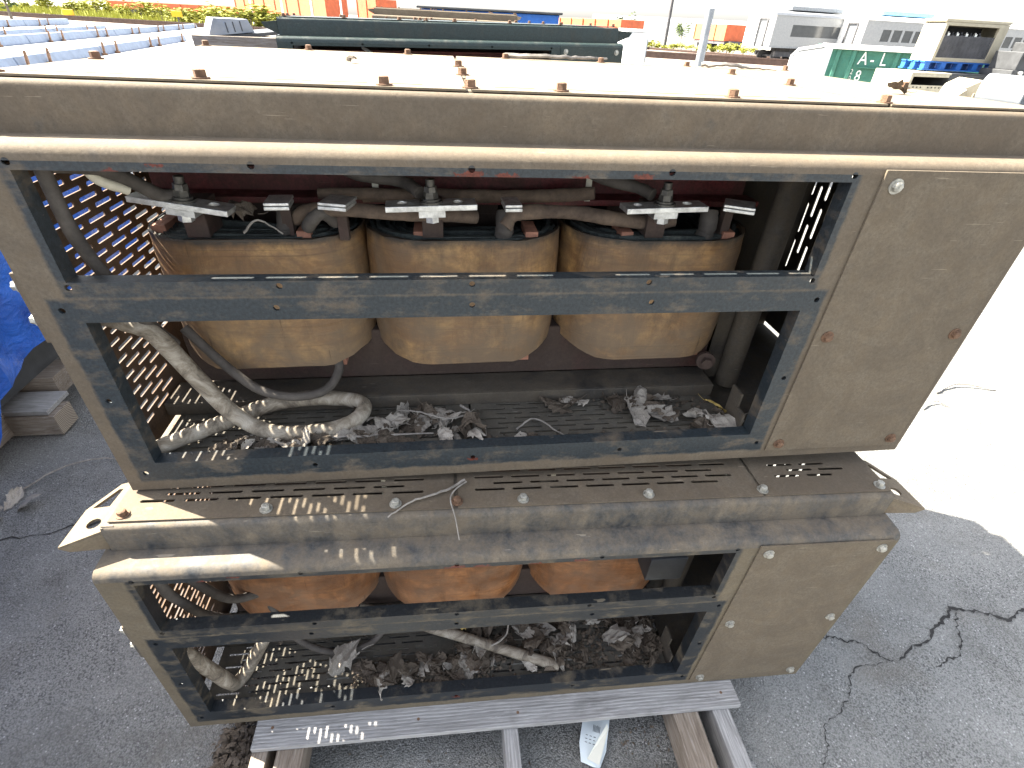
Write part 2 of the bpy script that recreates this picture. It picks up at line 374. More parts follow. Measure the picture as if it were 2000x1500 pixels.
def frame(p, q, up=V((0, 0, 1)), level=False):
    """axes with X from p to q, Z up, origin p"""
    x = q - p
    if level: x.z = 0
    x.normalize(); y = up.cross(x).normalized(); z = x.cross(y)
    return Matrix(((x.x, y.x, z.x, p.x), (x.y, y.y, z.y, p.y), (x.z, y.z, z.z, p.z), (0, 0, 0, 1)))
def link_copy(o, parent=None, mw=None):
    c = o.copy(); COL.objects.link(c); c.parent = parent
    if mw is not None: c.matrix_world = mw
    for k in list(o.children): link_copy(k, c)
    return c
def smoothline(pts, k=5):
    P = [V(p) for p in pts]; P = [P[0] * 2 - P[1]] + P + [P[-1] * 2 - P[-2]]; out = []
    for i in range(1, len(P) - 2):
        for j in range(k):
            t = j / k; a, b, c, d = P[i - 1:i + 3]
            out.append(.5 * ((2 * b) + (c - a) * t + (2 * a - 5 * b + 4 * c - d) * t * t + (3 * b - a - 3 * c + d) * t ** 3))
    out.append(P[-2]); return out
def circ(cx, cy, r, n=10): return [(cx + r * cos(2 * pi * i / n), cy + r * sin(2 * pi * i / n)) for i in range(n)]

# ---------------------------------------------------------------- ground
gm = MB(); S = 2500
gm.add([(-S, -S, 0), (S, -S, 0), (S, S, 0), (-S, S, 0)], [(0, 1, 2, 3)])
struct(gm.build('ground', M['asphalt'], recalc=False))
def crack(pts, w, sub=16, seed=0):
    rng = random.Random(seed); P = []
    for i in range(len(pts) - 1):
        a, b = V((*pts[i], 0)), V((*pts[i + 1], 0))
        for j in range(sub):
            t = j / sub; d = (b - a).normalized(); nn = V((-d.y, d.x, 0))
            q = a.lerp(b, t); P.append(q + nn * (noise.noise(q * 14 + V((seed, 0, 0))) * .022 + rng.uniform(-1, 1) * .0055))
    P.append(V((*pts[-1], 0))); m = MB(); vs = []
    for i, p in enumerate(P):
        d = (P[min(i + 1, len(P) - 1)] - P[max(0, i - 1)]).normalized(); nn = V((-d.y, d.x, 0))
        ww = w * rng.uniform(.15, 1.6) * (1 - .7 * abs(2 * i / len(P) - 1) ** 3)
        vs += [p + nn * ww + V((0, 0, .003)), p - nn * ww + V((0, 0, .003))]
    m.add(vs, [(2 * i, 2 * i + 1, 2 * i + 3, 2 * i + 2) for i in range(len(P) - 1)])
    return struct(m.build('pavement_crack', M['crack'], recalc=False))
crack([(2.1, .03), (1.9, .0), (1.72, .045), (1.56, -.03), (1.36, -.10)], .0048, seed=3)
crack([(1.36, -.10), (1.2, -.12), (1.14, -.19), (1.02, -.26), (.95, -.36)], .0017, seed=4)
crack([(1.36, -.10), (1.28, -.03), (1.15, .02)], .003, seed=5)
crack([(-2.1, .62), (-1.6, .66), (-1.1, .78), (-.6, .9)], .004, seed=8)
crack([(1.72, .045), (1.63, -.09), (1.5, -.13)], .003, seed=9)

# ---------------------------------------------------------------- transformer units
XL, XR, D = -.673, 1.0, .96
HOLES1 = [(k * .3048, z) for z in (.6125, .433) for k in (-2, -1, 0, 1, 2)]
HOLES2 = [(k * .317, z) for z in (.395, .044) for k in (-2, -1, 0, 1, 2)] + [(-.634, .2195), (.634, .2195)]
FY = lambda p, q, t: V((p, t, q))
FZ = lambda z0: (lambda p, q, t: V((p, q, z0 + t)))
FX = lambda x0: (lambda p, q, t: V((x0 + t, p, q)))

def hexbolt(name, p, axis, mat, parent, r=.0085, h=.0075, washer=True):
    m = MB(); ax = V(axis)
    if washer: m.cyl(p, ax, r * 1.45, .002, 14)
    m.cyl(V(p) + ax * .002, ax, r, h, 6, r * .96, random.random())
    m.cyl(V(p) + ax * (.002 + h), ax, r * .9, .0012, 10, r * .6)
    return m.build(name, mat, parent)

def rrect(cx, cy, hx, hy, r, k=7, jit=0, rng=None):
    pts = []
    for sx, sy, a0 in ((1, -1, -90), (1, 1, 0), (-1, 1, 90), (-1, -1, 180)):
        for i in range(k + 1):
            a = radians(a0 + 90 * i / k); pts.append((cx + sx * (hx - r) + r * cos(a), cy + sy * (hy - r) + r * sin(a)))
    return pts

def make_unit(root, F, C_, S_, P_, coil, detail=2, lower=False, red=None):
    """case of a three-coil transformer; local X along the front, Y to the back, Z up, front face at Y=0"""
    # front plate with two open windows and screw holes
    m = MB()
    win1 = [(-.609, .4415), (.6095, .4415), (.6095, .602), (-.609, .602)]
    win2 = [(-.609, .070), (.6095, .070), (.6095, .3735), (-.609, .3735)]
    holes = [win1, win2] + [circ(x, z, .0052, 10) for x, z in HOLES1 + HOLES2]
    m.prism([(XL, 0), (XR, 0), (XR, .614), (XL, .614)], FY, 0, .005, holes)
    # folded returns round the windows
    for (a, b, z0, z1) in ((-.609, .6095, .4415, .602), (-.609, .6095, .070, .3735)):
        m.box(a, b, .005, .028, z0 - .004, z0); m.box(a - .004, a, .005, .03, z0, z1); m.box(b, b + .004, .005, .03, z0, z1)
    m.box(XL, XR, .005, .03, 0, .004)
    m.build('front_frame', F, root)
    # rolled shoulder and raised cover rim round the four sides
    prof = [(0, .614), (.001, .621), (.004, .6275), (.009, .632), (.016, .635), (.055, .6375)]
    m = MB(); m.sweep(prof, XL, XR, [XL + (XR - XL) * i / 12 for i in range(13)])
    m.sweep([(D - y, z) for y, z in prof], XL, XR)
    for x0, x1 in ((XL, XL + .014), (XR - .012, XR)): m.box(x0, x1, .055, D - .055, .60, .6375)
    m.build('shoulder', C_, root, smooth=True)
    m = MB(); rim = [(.0555, .632), (.055, .690), (.0562, .6965), (.060, .701), (.066, .7025), (.085, .7025)]
    m.sweep(rim, XL + .013, XR - .011, [XL + .013 + (XR - XL - .024) * i / 12 for i in range(13)])
    m.sweep([(D - y, z) for y, z in rim], XL + .013, XR - .011)
    for x, sg in ((XL + .013, 1), (XR - .011, -1)):
        m.box(min(x, x + sg * .004), max(x, x + sg * .004), .057, D - .057, .632, .6995)
        m.box(min(x, x + sg * .022), max(x, x + sg * .022), .06, D - .06, .6985, .7022)
    m.build('cover_rim', C_, root, smooth=True)
    # slotted cover sheets
    for a, b in ((-.650, -.004), (.004, .672), (.679, .984)):
        m = MB(); sx = .036 if b < .9 else .05
        m.slots(a, b, .067, D - .067, .064, .0165, .0076 if lower else .0064, .0178 if lower else .0168, .003, FZ(.7040), m=sx, endcut=lambda u, v: (v < (.17 if lower else .125) or v > .82) )
        m.build('cover_sheet', S_, root)
    m = MB()
    for x in (0, .6755): m.box(x - .02, x + .02, .07, D - .07, .694, .7015)
    m.build('cross_strip', C_, root)
    for x in (-.63, -.371, -.122, .002, .139, .413, .677, .965):
        hexbolt('cover_bolt', (x, .083, .707), (0, 0, 1), M['rust_bolt'] if not lower or x in (-.63, .002) else M['steel_bolt'], root, .0084, .009)
    for x in (-.638, -.383, -.126, .1385, .41, .665, .97): hexbolt('cover_bolt', (x, D - .083, .707), (0, 0, 1), M['rust_bolt'], root, .0082, .009)
    for x, y in ((-.001, .30), (-.002, .50), (.676, .36), (.676, .62), (-.632, .34), (.97, .40)): hexbolt('cover_bolt', (x, y, .707), (0, 0, 1), M['rust_bolt'], root, .0082, .009)
    # ends and back
    m = MB(); m.slots(.03, D - .03, .02, .60, .054, .018, .0078, .0185, .003, FX(XL), m=.03, endcut=lambda u, v: (v > .19 or u < .25) and v > .075 and u < .52)
    m.build('slotted_end_panel', M['grille'] if detail > 1 else S_, root)
    m = MB(); fz = lambda p, q, t: V((XR - .004 + t, q, p))
    m.slots(.02, .60, .03, D - .03, .085, .022, .012, .031, .003, fz, m=.03, endcut=lambda u, v: u > .22)
    m.box(.625, XR - .006, .03, D - .01, .004, .010); m.box(.80, XR - .006, .60, .61, .010, .61)
    m.build('slotted_end_panel', M['inner'] if detail > 1 else S_, root)
    m = MB(); m.box(XL, XR, D - .006, D, 0, .614); m.build('back_panel', M['inner'], root)
    # access panel with six bolts
    m = MB(); m.prism([(.6595, .022), (.984, .020), (.984, .6215), (.6595, .6225)], FY, -.0042, -.0004); m.build('access_panel', P_, root, bevel=.0008)
    for x in (.685, .962):
        for z in (.598, .318, .043): hexbolt('panel_bolt', (x, -.0042, z), (0, -1, 0), M['steel_bolt'] if lower or z > .5 else M['rust_bolt'], root, .0085, .006)
    m = MB(); m.box(XL - .012, XL - .001, .006, .035, .335, .455); o = m.build('side_latch', C_, root, bevel=.002)
    for z in (.372, .43): hexbolt('latch_bolt', (XL - .012, .018, z), (-1, 0, 0), M['steel_bolt'], o, .008, .009)
    # lifting lugs
    for sg, x0, nm in ((-1, XL + .013, 'lifting_lug'), (1, XR - .011, 'lifting_lug')):
        g = lambda p, q, t: V((x0 + sg * p, q, .688 - .10 * p + t))
        m = MB(); m.prism([(-.006, .062), (.062, .030), (.060, .118), (.024, .182), (-.006, .190)], g, -.003, .003, [circ(.026, .080, .0125, 12), [(.018, .122), (.050, .121), (.022, .168), (.014, .168)]])
        m.add([g(-.004, .060, -.003), g(.062, .029, 0), g(.052, .035, -.018), g(-.004, .060, -.05), g(-.004, .066, -.003), g(.062, .035, 0), g(.052, .041, -.018), g(-.004, .066, -.05)],
              [(0, 1, 2, 3), (7, 6, 5, 4), (0, 4, 5, 1), (1, 5, 6, 2), (2, 6, 7, 3)])
        m.build(nm, S_ if not lower else M['sheet'], root)
    # inside: mesh floor, base channel, yokes, bulkhead
    m = MB(); m.slots(-.64, .0, .030, .30, .060, .018, .0058, .0172, .003, FZ(.040), m=.02)
    m.build('floor_grille', M['floor'], root)
    m = MB(); m.slots(.004, .60, .030, .30, .060, .018, .0058, .0172, .003, FZ(.043), m=.02)
    m.build('floor_grille', M['floor'], root)
    m = MB(); m.box(XL + .01, .606, .178, .183, .046, .078); m.box(XL + .01, .606, .183, .262, .073, .078); m.box(XL + .01, .606, .70, .80, .046, .078)
    m.build('base_channel', M['inner'], root, bevel=.002)
    m = MB(); m.box(-.62, .62, .262, .70, .078, .205); m.build('bottom_yoke', M['yoke'], root, bevel=.003)
    m = MB(); m.box(-.60, .60, .40, .58, .47, .60)
    for x in (-.413, 0, .418): m.box(x - .08, x + .08, .40, .56, .20, .48)
    m.build('core', M['yoke'], root)
    m = MB(); m.box(-.615, .635, .345, .352, .470, .575); m.box(-.615, .645, .290, .345, .478, .490); m.box(-.615, .62, .300, .345, .566, .575)
    m.build('top_yoke', red or M['red'], root, bevel=.0015)
    m = MB(); m.box(.600, .605, .060, .10, .045, .135); m.box(.600, .605, .030, .060, .045, .10)
    m.tube([(.672, .235, .045), (.672, .235, .60)], .027, 18)
    m.box(.682, .686, .245, D - .05, .045, .62); m.box(.61, .675, .262, .268, .045, .30)
    m.build('bulkhead', M['inner'], root, smooth=True)
    if detail < 2: return
    # coils
    rng = random.Random(11 if lower else 5)
    for ci, cx in enumerate((-.413, .0, .418)):
        hx = .205; hy = .300; cy = .485; r = .125; z0, z1 = .158, .440
        m = MB(); ring = rrect(cx, cy, hx, hy, r, 9); N = len(ring)
        levels = [z0 + (z1 - z0) * i / 12 for i in range(13)]; vs = []
        for li, z in enumerate(levels):
            for k, (x, y) in enumerate(ring):
                b = 1 + .012 * sin(pi * li / 12) + (.004 if li % 4 == 2 else 0) + .012 * (noise.noise(V((x * 6 + ci * 9, y * 6, z * 5))))
                wob = (.004 * noise.noise(V((x * 14, ci * 7.1, y * 14))) + .004 * noise.noise(V((x * 55, ci * 3.1, y * 55)))) if li in (0, 12) else 0
                zz = z + wob
                # the lower rim is cut up towards the flanks
                if li < 4: zz += (1 - li / 4) * .045 * max(0, abs(x - cx) / hx - .55) ** 1.3 * 2
                vs.append((cx + (x - cx) * b, cy + (y - cy) * b, zz))
        fs = [(l * N + k, l * N + (k + 1) % N, (l + 1) * N + (k + 1) % N, (l + 1) * N + k) for l in range(12) for k in range(N)]
        # rolled top rim and a ledge inside it
        for inset, dz in ((.006, 0), (.008, -.012)):
            for k, (x, y) in enumerate(rrect(cx, cy, hx - inset, hy - inset, r - inset, 9)):
                vs.append((x, y, z1 + dz + .004 * noise.noise(V((x * 14, ci * 7.1, y * 14))) + .004 * noise.noise(V((x * 50, y * 50, 2.2)))))
        for l in (12, 13): fs += [(l * N + k, l * N + (k + 1) % N, (l + 1) * N + (k + 1) % N, (l + 1) * N + k) for k in range(N)]
        fs.append(tuple(range(N)))
        m.add(vs, fs); c = m.build('coil', coil, root, smooth=True)
        m = MB()                                        # edges of the wound layers
        for j in range(9):
            i0 = .009 + j * .0105; i1 = i0 + .0085; zt = z1 - .008 + rng.uniform(-.006, .012)
            o = rrect(cx, cy, hx - i0, hy - i0, max(.02, r - i0), 7); q = rrect(cx, cy, hx - i1, hy - i1, max(.018, r - i1), 7); k_ = len(o)
            hh = [zt + .010 * noise.noise(V((p[0] * 38, p[1] * 38, j * 3.1))) for p in o]
            m.add([(*p, z1 - .05) for p in o] + [(*p, h) for p, h in zip(o, hh)] + [(*p, h) for p, h in zip(q, hh)] + [(*p, z1 - .05) for p in q],
                  [(l * k_ + a, l * k_ + (a + 1) % k_, (l + 1) * k_ + (a + 1) % k_, (l + 1) * k_ + a) for l in range(3) for a in range(k_)])
        m.prism(rrect(cx, cy, hx - .012, hy - .012, r - .012, 7), FZ(z1), -.055, -.045)
        m.build('winding', M['winding'], c)
        for dx in ((-.165, .105) if ci == 0 else (-.09, .13)):
            yb = cy - hy + (.055 if abs(dx) > .14 else .022)
            m = MB(); m.box(cx + dx - .013, cx + dx + .013, yb, yb + .07, z1 - .008, z1 + .010)
            m.build('spacer_block', M['copper'], c, bevel=.0015)
        for dx in (.13,):                          # blocks under the coil
            m = MB(); m.box(cx + dx - .012, cx + dx + .012, cy - hy + .03, cy - hy + .10, z0 - .014, z0 + .010)
            m.build('spacer_block', M['copper'], c)
    if lower:
        m = MB(); m.box(.50, .60, .12, .30, .33, .42); m.build('terminal_box', M['dkgrey'], root, bevel=.003)
        m = MB(); m.tube(smoothline([(-.64, .10, .60), (-.60, .12, .45), (-.56, .16, .30), (-.50, .20, .26)], 6), .011, 10); m.build('cable', M['rubber'], root, smooth=True)
    # terminals: three bolted bars, five tabs
    for tx, ln, ti in ((-.492, .165, -.12), (-.065, .165, .02), (.382, .165, .02)):
        mt = Matrix.Translation(V((tx, .182, .508))) @ Matrix.Rotation(radians(-6) if ti < 0 else radians(3), 4, 'Z') @ Matrix.Rotation(-ti, 4, 'Y')
        m = MB(); pl = [(-ln / 2, -.022), (ln / 2, -.022), (ln / 2, .022), (-ln / 2, .022)]
        m.prism(pl, lambda p, q, t: mt @ V((p, q, t)), -.005, .005, [circ(-ln * .32, .004, .009, 12), circ(ln * .30, .004, .009, 12)])
        b = m.build('terminal_bar', M['tin'], root, bevel=.001)
        m = MB(); ax = mt.to_3x3() @ V((0, 0, 1)); p0 = mt @ V((0, 0, .005))
        m.cyl(p0, ax, .021, .004, 18); m.cyl(p0 + ax * .004, ax, .0165, .004, 18); m.cyl(p0 + ax * .008, ax, .0135, .011, 6, .013, .3); m.cyl(p0 + ax * .019, ax, .0125, .010, 6, .0115, .8); m.cyl(p0 + ax * .029, ax, .008, .012, 12)
        m.build('terminal_bolt', M['dark_bolt'], b, smooth=True)
        m = MB(); m.box(-.024, .024, -.016, .016, -.018, -.005, mt); m.cyl(mt @ V((0, 0, -.03)), ax, .013, .012, 6)
        m.build('terminal_clamp', M['tin'], b)
        m = MB(); m.box(tx - .02, tx + .02, .20, .27, .44, .502); m.build('insulator_block', M['yoke'], b, bevel=.002)
    for tx, w, rz in ((-.335, .042, 4), (-.235, .052, -14), (.085, .032, 3), (.54, .058, -28)):
        mt = Matrix.Translation(V((tx, .185, .512))) @ Matrix.Rotation(radians(rz), 4, 'Z')
        m = MB(); m.box(-w / 2, w / 2, -.02, .035, -.003, .002, mt); m.box(-w / 2, w / 2, -.022, .03, -.010, -.004, mt)
        m.build('terminal_tab', M['tin'], root, bevel=.001)
        m = MB(); m.box(tx - .009, tx + .009, .215, .235, .43, .503); m.build('tab_support', M['yoke'], root)
    # taped leads between the coils
    def lead(pts, r, name='lead', mat=None):
        P = smoothline(pts, 7); rr = [r * (1 + .14 * noise.noise(V((i * .55, r * 900, pts[0][0] * 9)))) for i in range(len(P))]
        m = MB(); m.tube(P, rr, 12); return m.build(name, mat or M['wrap'], root, smooth=True)
    lead([(-.325, .235, .465), (-.29, .215, .488), (-.22, .205, .492), (-.12, .205, .485), (-.03, .215, .480), (.02, .235, .470)], .013)
    lead([(.075, .20, .462), (.10, .21, .486), (.20, .205, .490), (.29, .21, .477), (.38, .225, .463), (.43, .23, .468)], .014)
    lead([(-.20, .27, .50), (-.05, .28, .500), (.08, .285, .497), (.20, .27, .505), (.26, .25, .515)], .013)
    lead([(-.28, .255, .507), (-.18, .265, .505), (-.10, .27, .50)], .011)
    for x, y in ((-.345, .235), (.072, .215), (.50, .225)):
        lead([(x, y, .428), (x + .003, y - .004, .455), (x + .006, y + .01, .485)], .0185, 'lead_stub', M['rubber'])
    lead([(-.30, .21, .455), (-.285, .20, .475), (-.265, .205, .485), (-.25, .23, .46)], .012, 'strap', M['rubber'])
    # black cables running under the top edge to each bar
    for pts in ([(-.60, .05, .60), (-.56, .12, .575), (-.52, .17, .525), (-.50, .185, .522)], [(-.27, .30, .56), (-.20, .25, .545), (-.12, .24, .535), (-.085, .20, .525)], [(.22, .29, .56), (.28, .26, .54), (.34, .23, .532), (.362, .20, .526)]):
        lead(pts, .0115, 'terminal_cable', M['rubber'])
    lead([(-.60, .045, .60), (-.605, .055, .50), (-.598, .075, .42), (-.585, .10, .33), (-.57, .14, .25)], .0105, 'wall_cable', M['rubber'])
    lead([(-.575, .09, .60), (-.573, .11, .565), (-.55, .14, .54)], .008, 'wall_cable', M['zip'])
    for x in (-.175, .255):
        m = MB(); m.box(x - .006, x + .006, .282, .285, .49, .575); m.build('cable_tie', M['zip'], root)
    for bx in (.585, .592):
        m = MB(); m.cyl((bx - .01, .20 + (bx - .585) * 9, .14), (-.3, -1, .1), .022, .012, 14); m.cyl((bx - .012, .188 + (bx - .585) * 9, .14), (-.3, -1, .1), .013, .014, 6); m.build('clamp_bolt', M['yoke'], root)

UP = Matrix.Translation(V((0, 0, .8675)))
upper = thing('transformer_unit', 'dusty tan transformer case stacked on top, brown coils and red iron behind its open front', 'transformer', UP)
make_unit(upper, M['front'], M['case'], M['sheet'], M['panel'], M['coil'])
LO = Matrix.Translation(V((-.0546, -.1447, .140))) @ Matrix.Rotation(radians(-.45), 4, 'Z') @ Matrix.Rotation(radians(1.33), 4, 'Y')
lower = thing('transformer_unit', 'bottom transformer case on the grey pallet, bright orange coils behind its open front', 'transformer', LO)
make_unit(lower, M['front_low'], M['case_low'], M['case'], M['panel'], M['coil2'], lower=True, red=M['yoke'])

# ---------------------------------------------------------------- pallet under the stack
PM = Matrix.Translation(V((-.0546, -.1447, .140))) @ Matrix.Rotation(radians(-.6), 4, 'Z') @ Matrix.Rotation(radians(1.33), 4, 'Y')
pal = thing('wooden_pallet', 'grey weathered wooden pallet under the two stacked transformers', 'pallet', PM)
def board(name, parent, x0, x1, y0, y1, z0, z1, mat, along='x', bev=.002, tilt=0):
    lx, ly, lz = x1 - x0, y1 - y0, z1 - z0
    m = MB()
    if along == 'x': m.box(-lx / 2, lx / 2, -ly / 2, ly / 2, -lz / 2, lz / 2); rot = 0
    else: m.box(-ly / 2, ly / 2, -lx / 2, lx / 2, -lz / 2, lz / 2); rot = pi / 2
    o = m.build(name, mat, parent, bevel=bev)
    o.location = ((x0 + x1) / 2, (y0 + y1) / 2, (z0 + z1) / 2); o.rotation_euler = (0, tilt, rot); return o
b0 = board('deck_board', pal, -.512, .795, -.066, .085, -.0205, -.0015, M['wood'])
for y in (.17, .33, .50, .67, .84): board('deck_board', pal, -.512, .795, y, y + .10, -.0205, -.0015, M['wood'])
for x0, x1, yy, mt in ((-.512, -.474, -.26, M['wood2']), (.125, .163, -.26, M['wood']), (.715, .765, -.26, M['wood'])):
    board('stringer', pal, x0, x1, yy, .95, -.1115, -.0215, mt, 'y')
board('stringer', pal, -.452, -.385, -.26, .95, -.1115, -.0215, M['wood2'], 'y')
board('stringer', pal, .600, .672, -.26, .95, -.1115, -.0215, M['wood2'], 'y')
board('bottom_board', pal, .46, .82, -.275, -.165, -.131, -.1135, M['wood'])
for y in (.15, .45, .80): board('bottom_board', pal, -.512, .795, y, y + .1, -.131, -.1135, M['wood'])
for x, y in ((-.47, -.02), (-.10, -.03), (.16, .015), (.165, -.035), (-.04, .07), (.745, .05), (.75, -.03), (.12, .055)):
    m = MB(); m.cyl((x, y, -.0018), (0, 0, 1), .004, .0012, 8); m.build('nail', M['rust_bolt'], pal)

# ---------------------------------------------------------------- loose things in and on the cases
def local(Mx, pts): return [Mx @ V(p) for p in pts]
def hose(name, Mx, pts, r, mat, label, cat, sq=1.0, n=14):
    m = MB(); P = smoothline(local(Mx, pts), 7); m.tube(P, [r * (1 + .05 * noise.noise(V((i * .4, r * 300, 1)))) for i in range(len(P))], n, True, sq)
    return tag(m.build(name, mat, smooth=True), label, cat)
hose('conduit_hose', UP, [(-.67, .115, .33), (-.62, .105, .318), (-.577, .10, .295), (-.532, .098, .20), (-.49, .094, .118), (-.44, .085, .076), (-.385, .08, .062), (-.30, .085, .064), (-.245, .108, .072), (-.235, .150, .078), (-.28, .165, .085), (-.36, .162, .092), (-.44, .15, .085), (-.52, .115, .072), (-.59, .075, .066), (-.625, .05, .064)], .0165, M['hose'], 'thick whitish conduit hose looped on the mesh floor of the upper case', 'hose')
hose('rubber_hose', UP, [(-.56, .17, .27), (-.50, .155, .19), (-.44, .14, .135), (-.37, .135, .118), (-.31, .15, .122), (-.285, .19, .145), (-.29, .22, .17)], .0095, M['rubber'], 'thin black rubber hose hanging in a loop under the left upper coil', 'hose')
hose('conduit_hose', LO, [(-.625, .035, .30), (-.60, .05, .18), (-.575, .06, .085), (-.565, .075, .062), (-.545, .105, .075), (-.50, .17, .135), (-.46, .23, .19)], .017, M['hose'], 'bent tan conduit in the left corner of the lower case', 'hose')
hose('metal_pipe', LO, [(-.27, .232, .112), (-.08, .168, .098), (.10, .108, .082), (.285, .046, .064)], .0145, M['hose'], 'straight grey pipe lying across the leaves in the lower case', 'pipe', 1.0)
hose('rubber_hose', LO, [(-.50, .2, .24), (-.43, .15, .12), (-.33, .125, .075), (-.24, .14, .078), (-.19, .17, .12), (-.18, .2, .17)], .009, M['rubber'], 'thin black rubber hose trailing on the floor of the lower case', 'hose')

def leaf_mesh(seed):
    r = random.Random(seed * 7 + 1); nu, nv = 9, 7; vs = []
    cu, cv, tw = r.uniform(-1.6, 1.6), r.choice((-1, 1)) * r.uniform(1.0, 3.8), r.uniform(-1.8, 1.8); asp = r.uniform(.34, .55)
    for i in range(nu + 1):
        t = i / nu; w = asp * (sin(pi * t ** .8) ** .9 + .02) * (1 + .30 * ((i % 2) - .5) + r.uniform(-.12, .12))
        for j in range(nv):
            q = (j / (nv - 1) - .5) * 2; x, y = (t - .5) + .07 * abs(q) * r.uniform(-1, 1), q * w
            a = cu * x; b = cv * y + tw * x
            px = sin(a) / cu if abs(cu) > .1 else x; pz = (1 - cos(a)) / cu if abs(cu) > .1 else 0
            py = sin(b) / cv; pz += (1 - cos(b)) / cv
            pz += .16 * noise.noise(V((x * 4, y * 5, seed * 3.3))) + .10 * abs(noise.noise(V((x * 9, y * 9, seed * 1.3)))) - .05 * (j == 3)
            vs.append((px, py, pz))
    m = MB(); m.add(vs, [(i * nv + j, (i + 1) * nv + j, (i + 1) * nv + j + 1, i * nv + j + 1) for i in range(nu) for j in range(nv - 1) if not (r.random() < .10 and j in (0, nv - 2))])
    zm = min(p[2] for p in vs); m.v = [(p[0], p[1], p[2] - zm) for p in m.v]; z0 = m.v[nu * nv + 3][2]
    m.tube([(.46, 0, z0), (.62, .04, z0 + .02), (.80, .02, z0 + .12)], [.014, .012, .008], 4)
    return m
LEAF = {}
for key in ('leaf', 'leaf_b', 'leaf_y'):
    LEAF[key] = [leaf_mesh(i + 1).mesh('dry_leaf', M[key], False, False) for i in range(14)]
def leaf(Mx, p, size, key, label, group, rng):
    o = bpy.data.objects.new('dry_leaf', rng.choice(LEAF[key])); COL.objects.link(o)
    o.matrix_world = Mx @ Matrix.Translation(V(p)) @ Matrix.Rotation(rng.uniform(0, 6.3), 4, 'Z') @ Matrix.Rotation(rng.uniform(-.7, .7), 4, 'X') @ Matrix.Rotation(rng.uniform(-.4, .4), 4, 'Y') @ Matrix.Diagonal((size * 1.15, size * rng.uniform(.8, 1.15), size * rng.uniform(.6, 1.1), 1))
    return tag(o, label, 'leaf', group)
rng = random.Random(21)
UG = 'dry leaves on the upper mesh floor'; UL = 'curled grey dry leaf lying on the mesh floor of the upper case'
fz = .046
for x0, x1, y0, y1, k, s0, s1 in ((-.52, -.30, .04, .08, 30, .022, .042), (-.24, .02, .045, .15, 40, .03, .058), (-.30, -.22, .05, .10, 6, .03, .05), (.16, .27, .135, .168, 5, .045, .07), (.37, .46, .085, .14, 8, .045, .07), (.525, .595, .045, .09, 8, .045, .07), (.31, .47, .145, .172, 7, .04, .065), (.03, .15, .04, .06, 5, .018, .03)):
    for i in range(k):
        key = 'leaf' if rng.random() < .58 else 'leaf_b'
        leaf(UP, (rng.uniform(x0, x1), rng.uniform(y0, y1), fz + rng.uniform(0, .012)), rng.uniform(s0, s1), key, UL if key == 'leaf' else 'curled brown dry leaf lying on the mesh floor of the upper case', UG if key == 'leaf' else 'brown leaves on the upper mesh floor', rng)
leaf(UP, (-.37, .062, fz + .004), .075, 'leaf', 'largest pale torn leaf, below the looped conduit hose', None, rng)
leaf(UP, (.575, .10, fz + .02), .055, 'leaf_y', 'yellow leaf standing at the right end of the upper mesh floor', None, rng)
leaf(UP, (-.40, .20, .478), .075, 'leaf_b', 'large brown leaf wedged behind the terminals of the left coil', None, rng)
LG = 'dry leaves in the lower case'
for x0, x1, y0, y1, k, s0, s1 in ((-.25, .06, .035, .085, 40, .03, .06), (.0, .14, .07, .13, 16, .03, .055), (.0, .58, .13, .235, 56, .035, .07), (.20, .38, .04, .11, 22, .035, .065), (.47, .585, .04, .2, 26, .04, .07), (-.45, -.25, .20, .25, 7, .03, .05)):
    for i in range(k):
        key = 'leaf' if rng.random() < .30 else 'leaf_b'
        leaf(LO, (rng.uniform(x0, x1), rng.uniform(y0, y1), fz + rng.uniform(0, .03)), rng.uniform(s0, s1), key, ('curled grey' if key == 'leaf' else 'dark brown') + ' dry leaf in the litter on the lower case floor', LG if key == 'leaf' else 'dark leaves in the lower case', rng)
leaf(LO, (-.305, .115, fz + .01), .085, 'leaf', 'large pale leaf alone on the lower floor left of the grey pipe', None, rng)
leaf(LO, (.02, .17, fz + .05), .045, 'leaf_y', 'yellow leaf among dark litter behind the grey pipe', None, rng)
for p, s, lb in (((-1.83, .72, .004), .15, 'largest pale dry leaf on the asphalt below the blue tarpaulin'), ((-1.72, .80, .006), .10, 'smaller pale leaf on the asphalt, right of the largest one'), ((-1.80, .84, .012), .09, 'small pale leaf on the asphalt at the foot of the bent stalk')):
    leaf(Matrix(), p, s, 'leaf', lb, None, rng)

def litter(name, Mx, boxes, k, smin, smax, mat, seed, zr=.012):
    r = random.Random(seed); m = MB()
    for i in range(k):
        b = r.choice(boxes); x, y = r.uniform(b[0], b[1]), r.uniform(b[2], b[3]); s = r.uniform(smin, smax)
        if len(b) > 4 and r.random() > b[4]: continue
        rm = Mx @ Matrix.Translation(V((x, y, b[5] if len(b) > 5 else fz))) @ Matrix.Rotation(r.uniform(0, 6.3), 4, 'Z') @ Matrix.Rotation(r.uniform(-.9, .9), 4, 'X') @ Matrix.Rotation(r.uniform(-.6, .6), 4, 'Y')
        z = r.uniform(.001, zr)
        m.add([rm @ V((-s, -s * .5, z)), rm @ V((0, -s * .6, z + s * .3)), rm @ V((s, 0, z)), rm @ V((0, s * .55, z + s * .35)), rm @ V((-s * .9, s * .4, z - .001))], [(0, 1, 3, 4), (1, 2, 3)])
    return stuff(m.build(name, mat, recalc=False))
litter('leaf_litter', UP, [(-.52, -.26, .035, .09), (-.26, .03, .035, .15), (.03, .58, .035, .06), (.30, .59, .13, .172)], 420, .002, .007, M['leaf_b'], 31, .006)
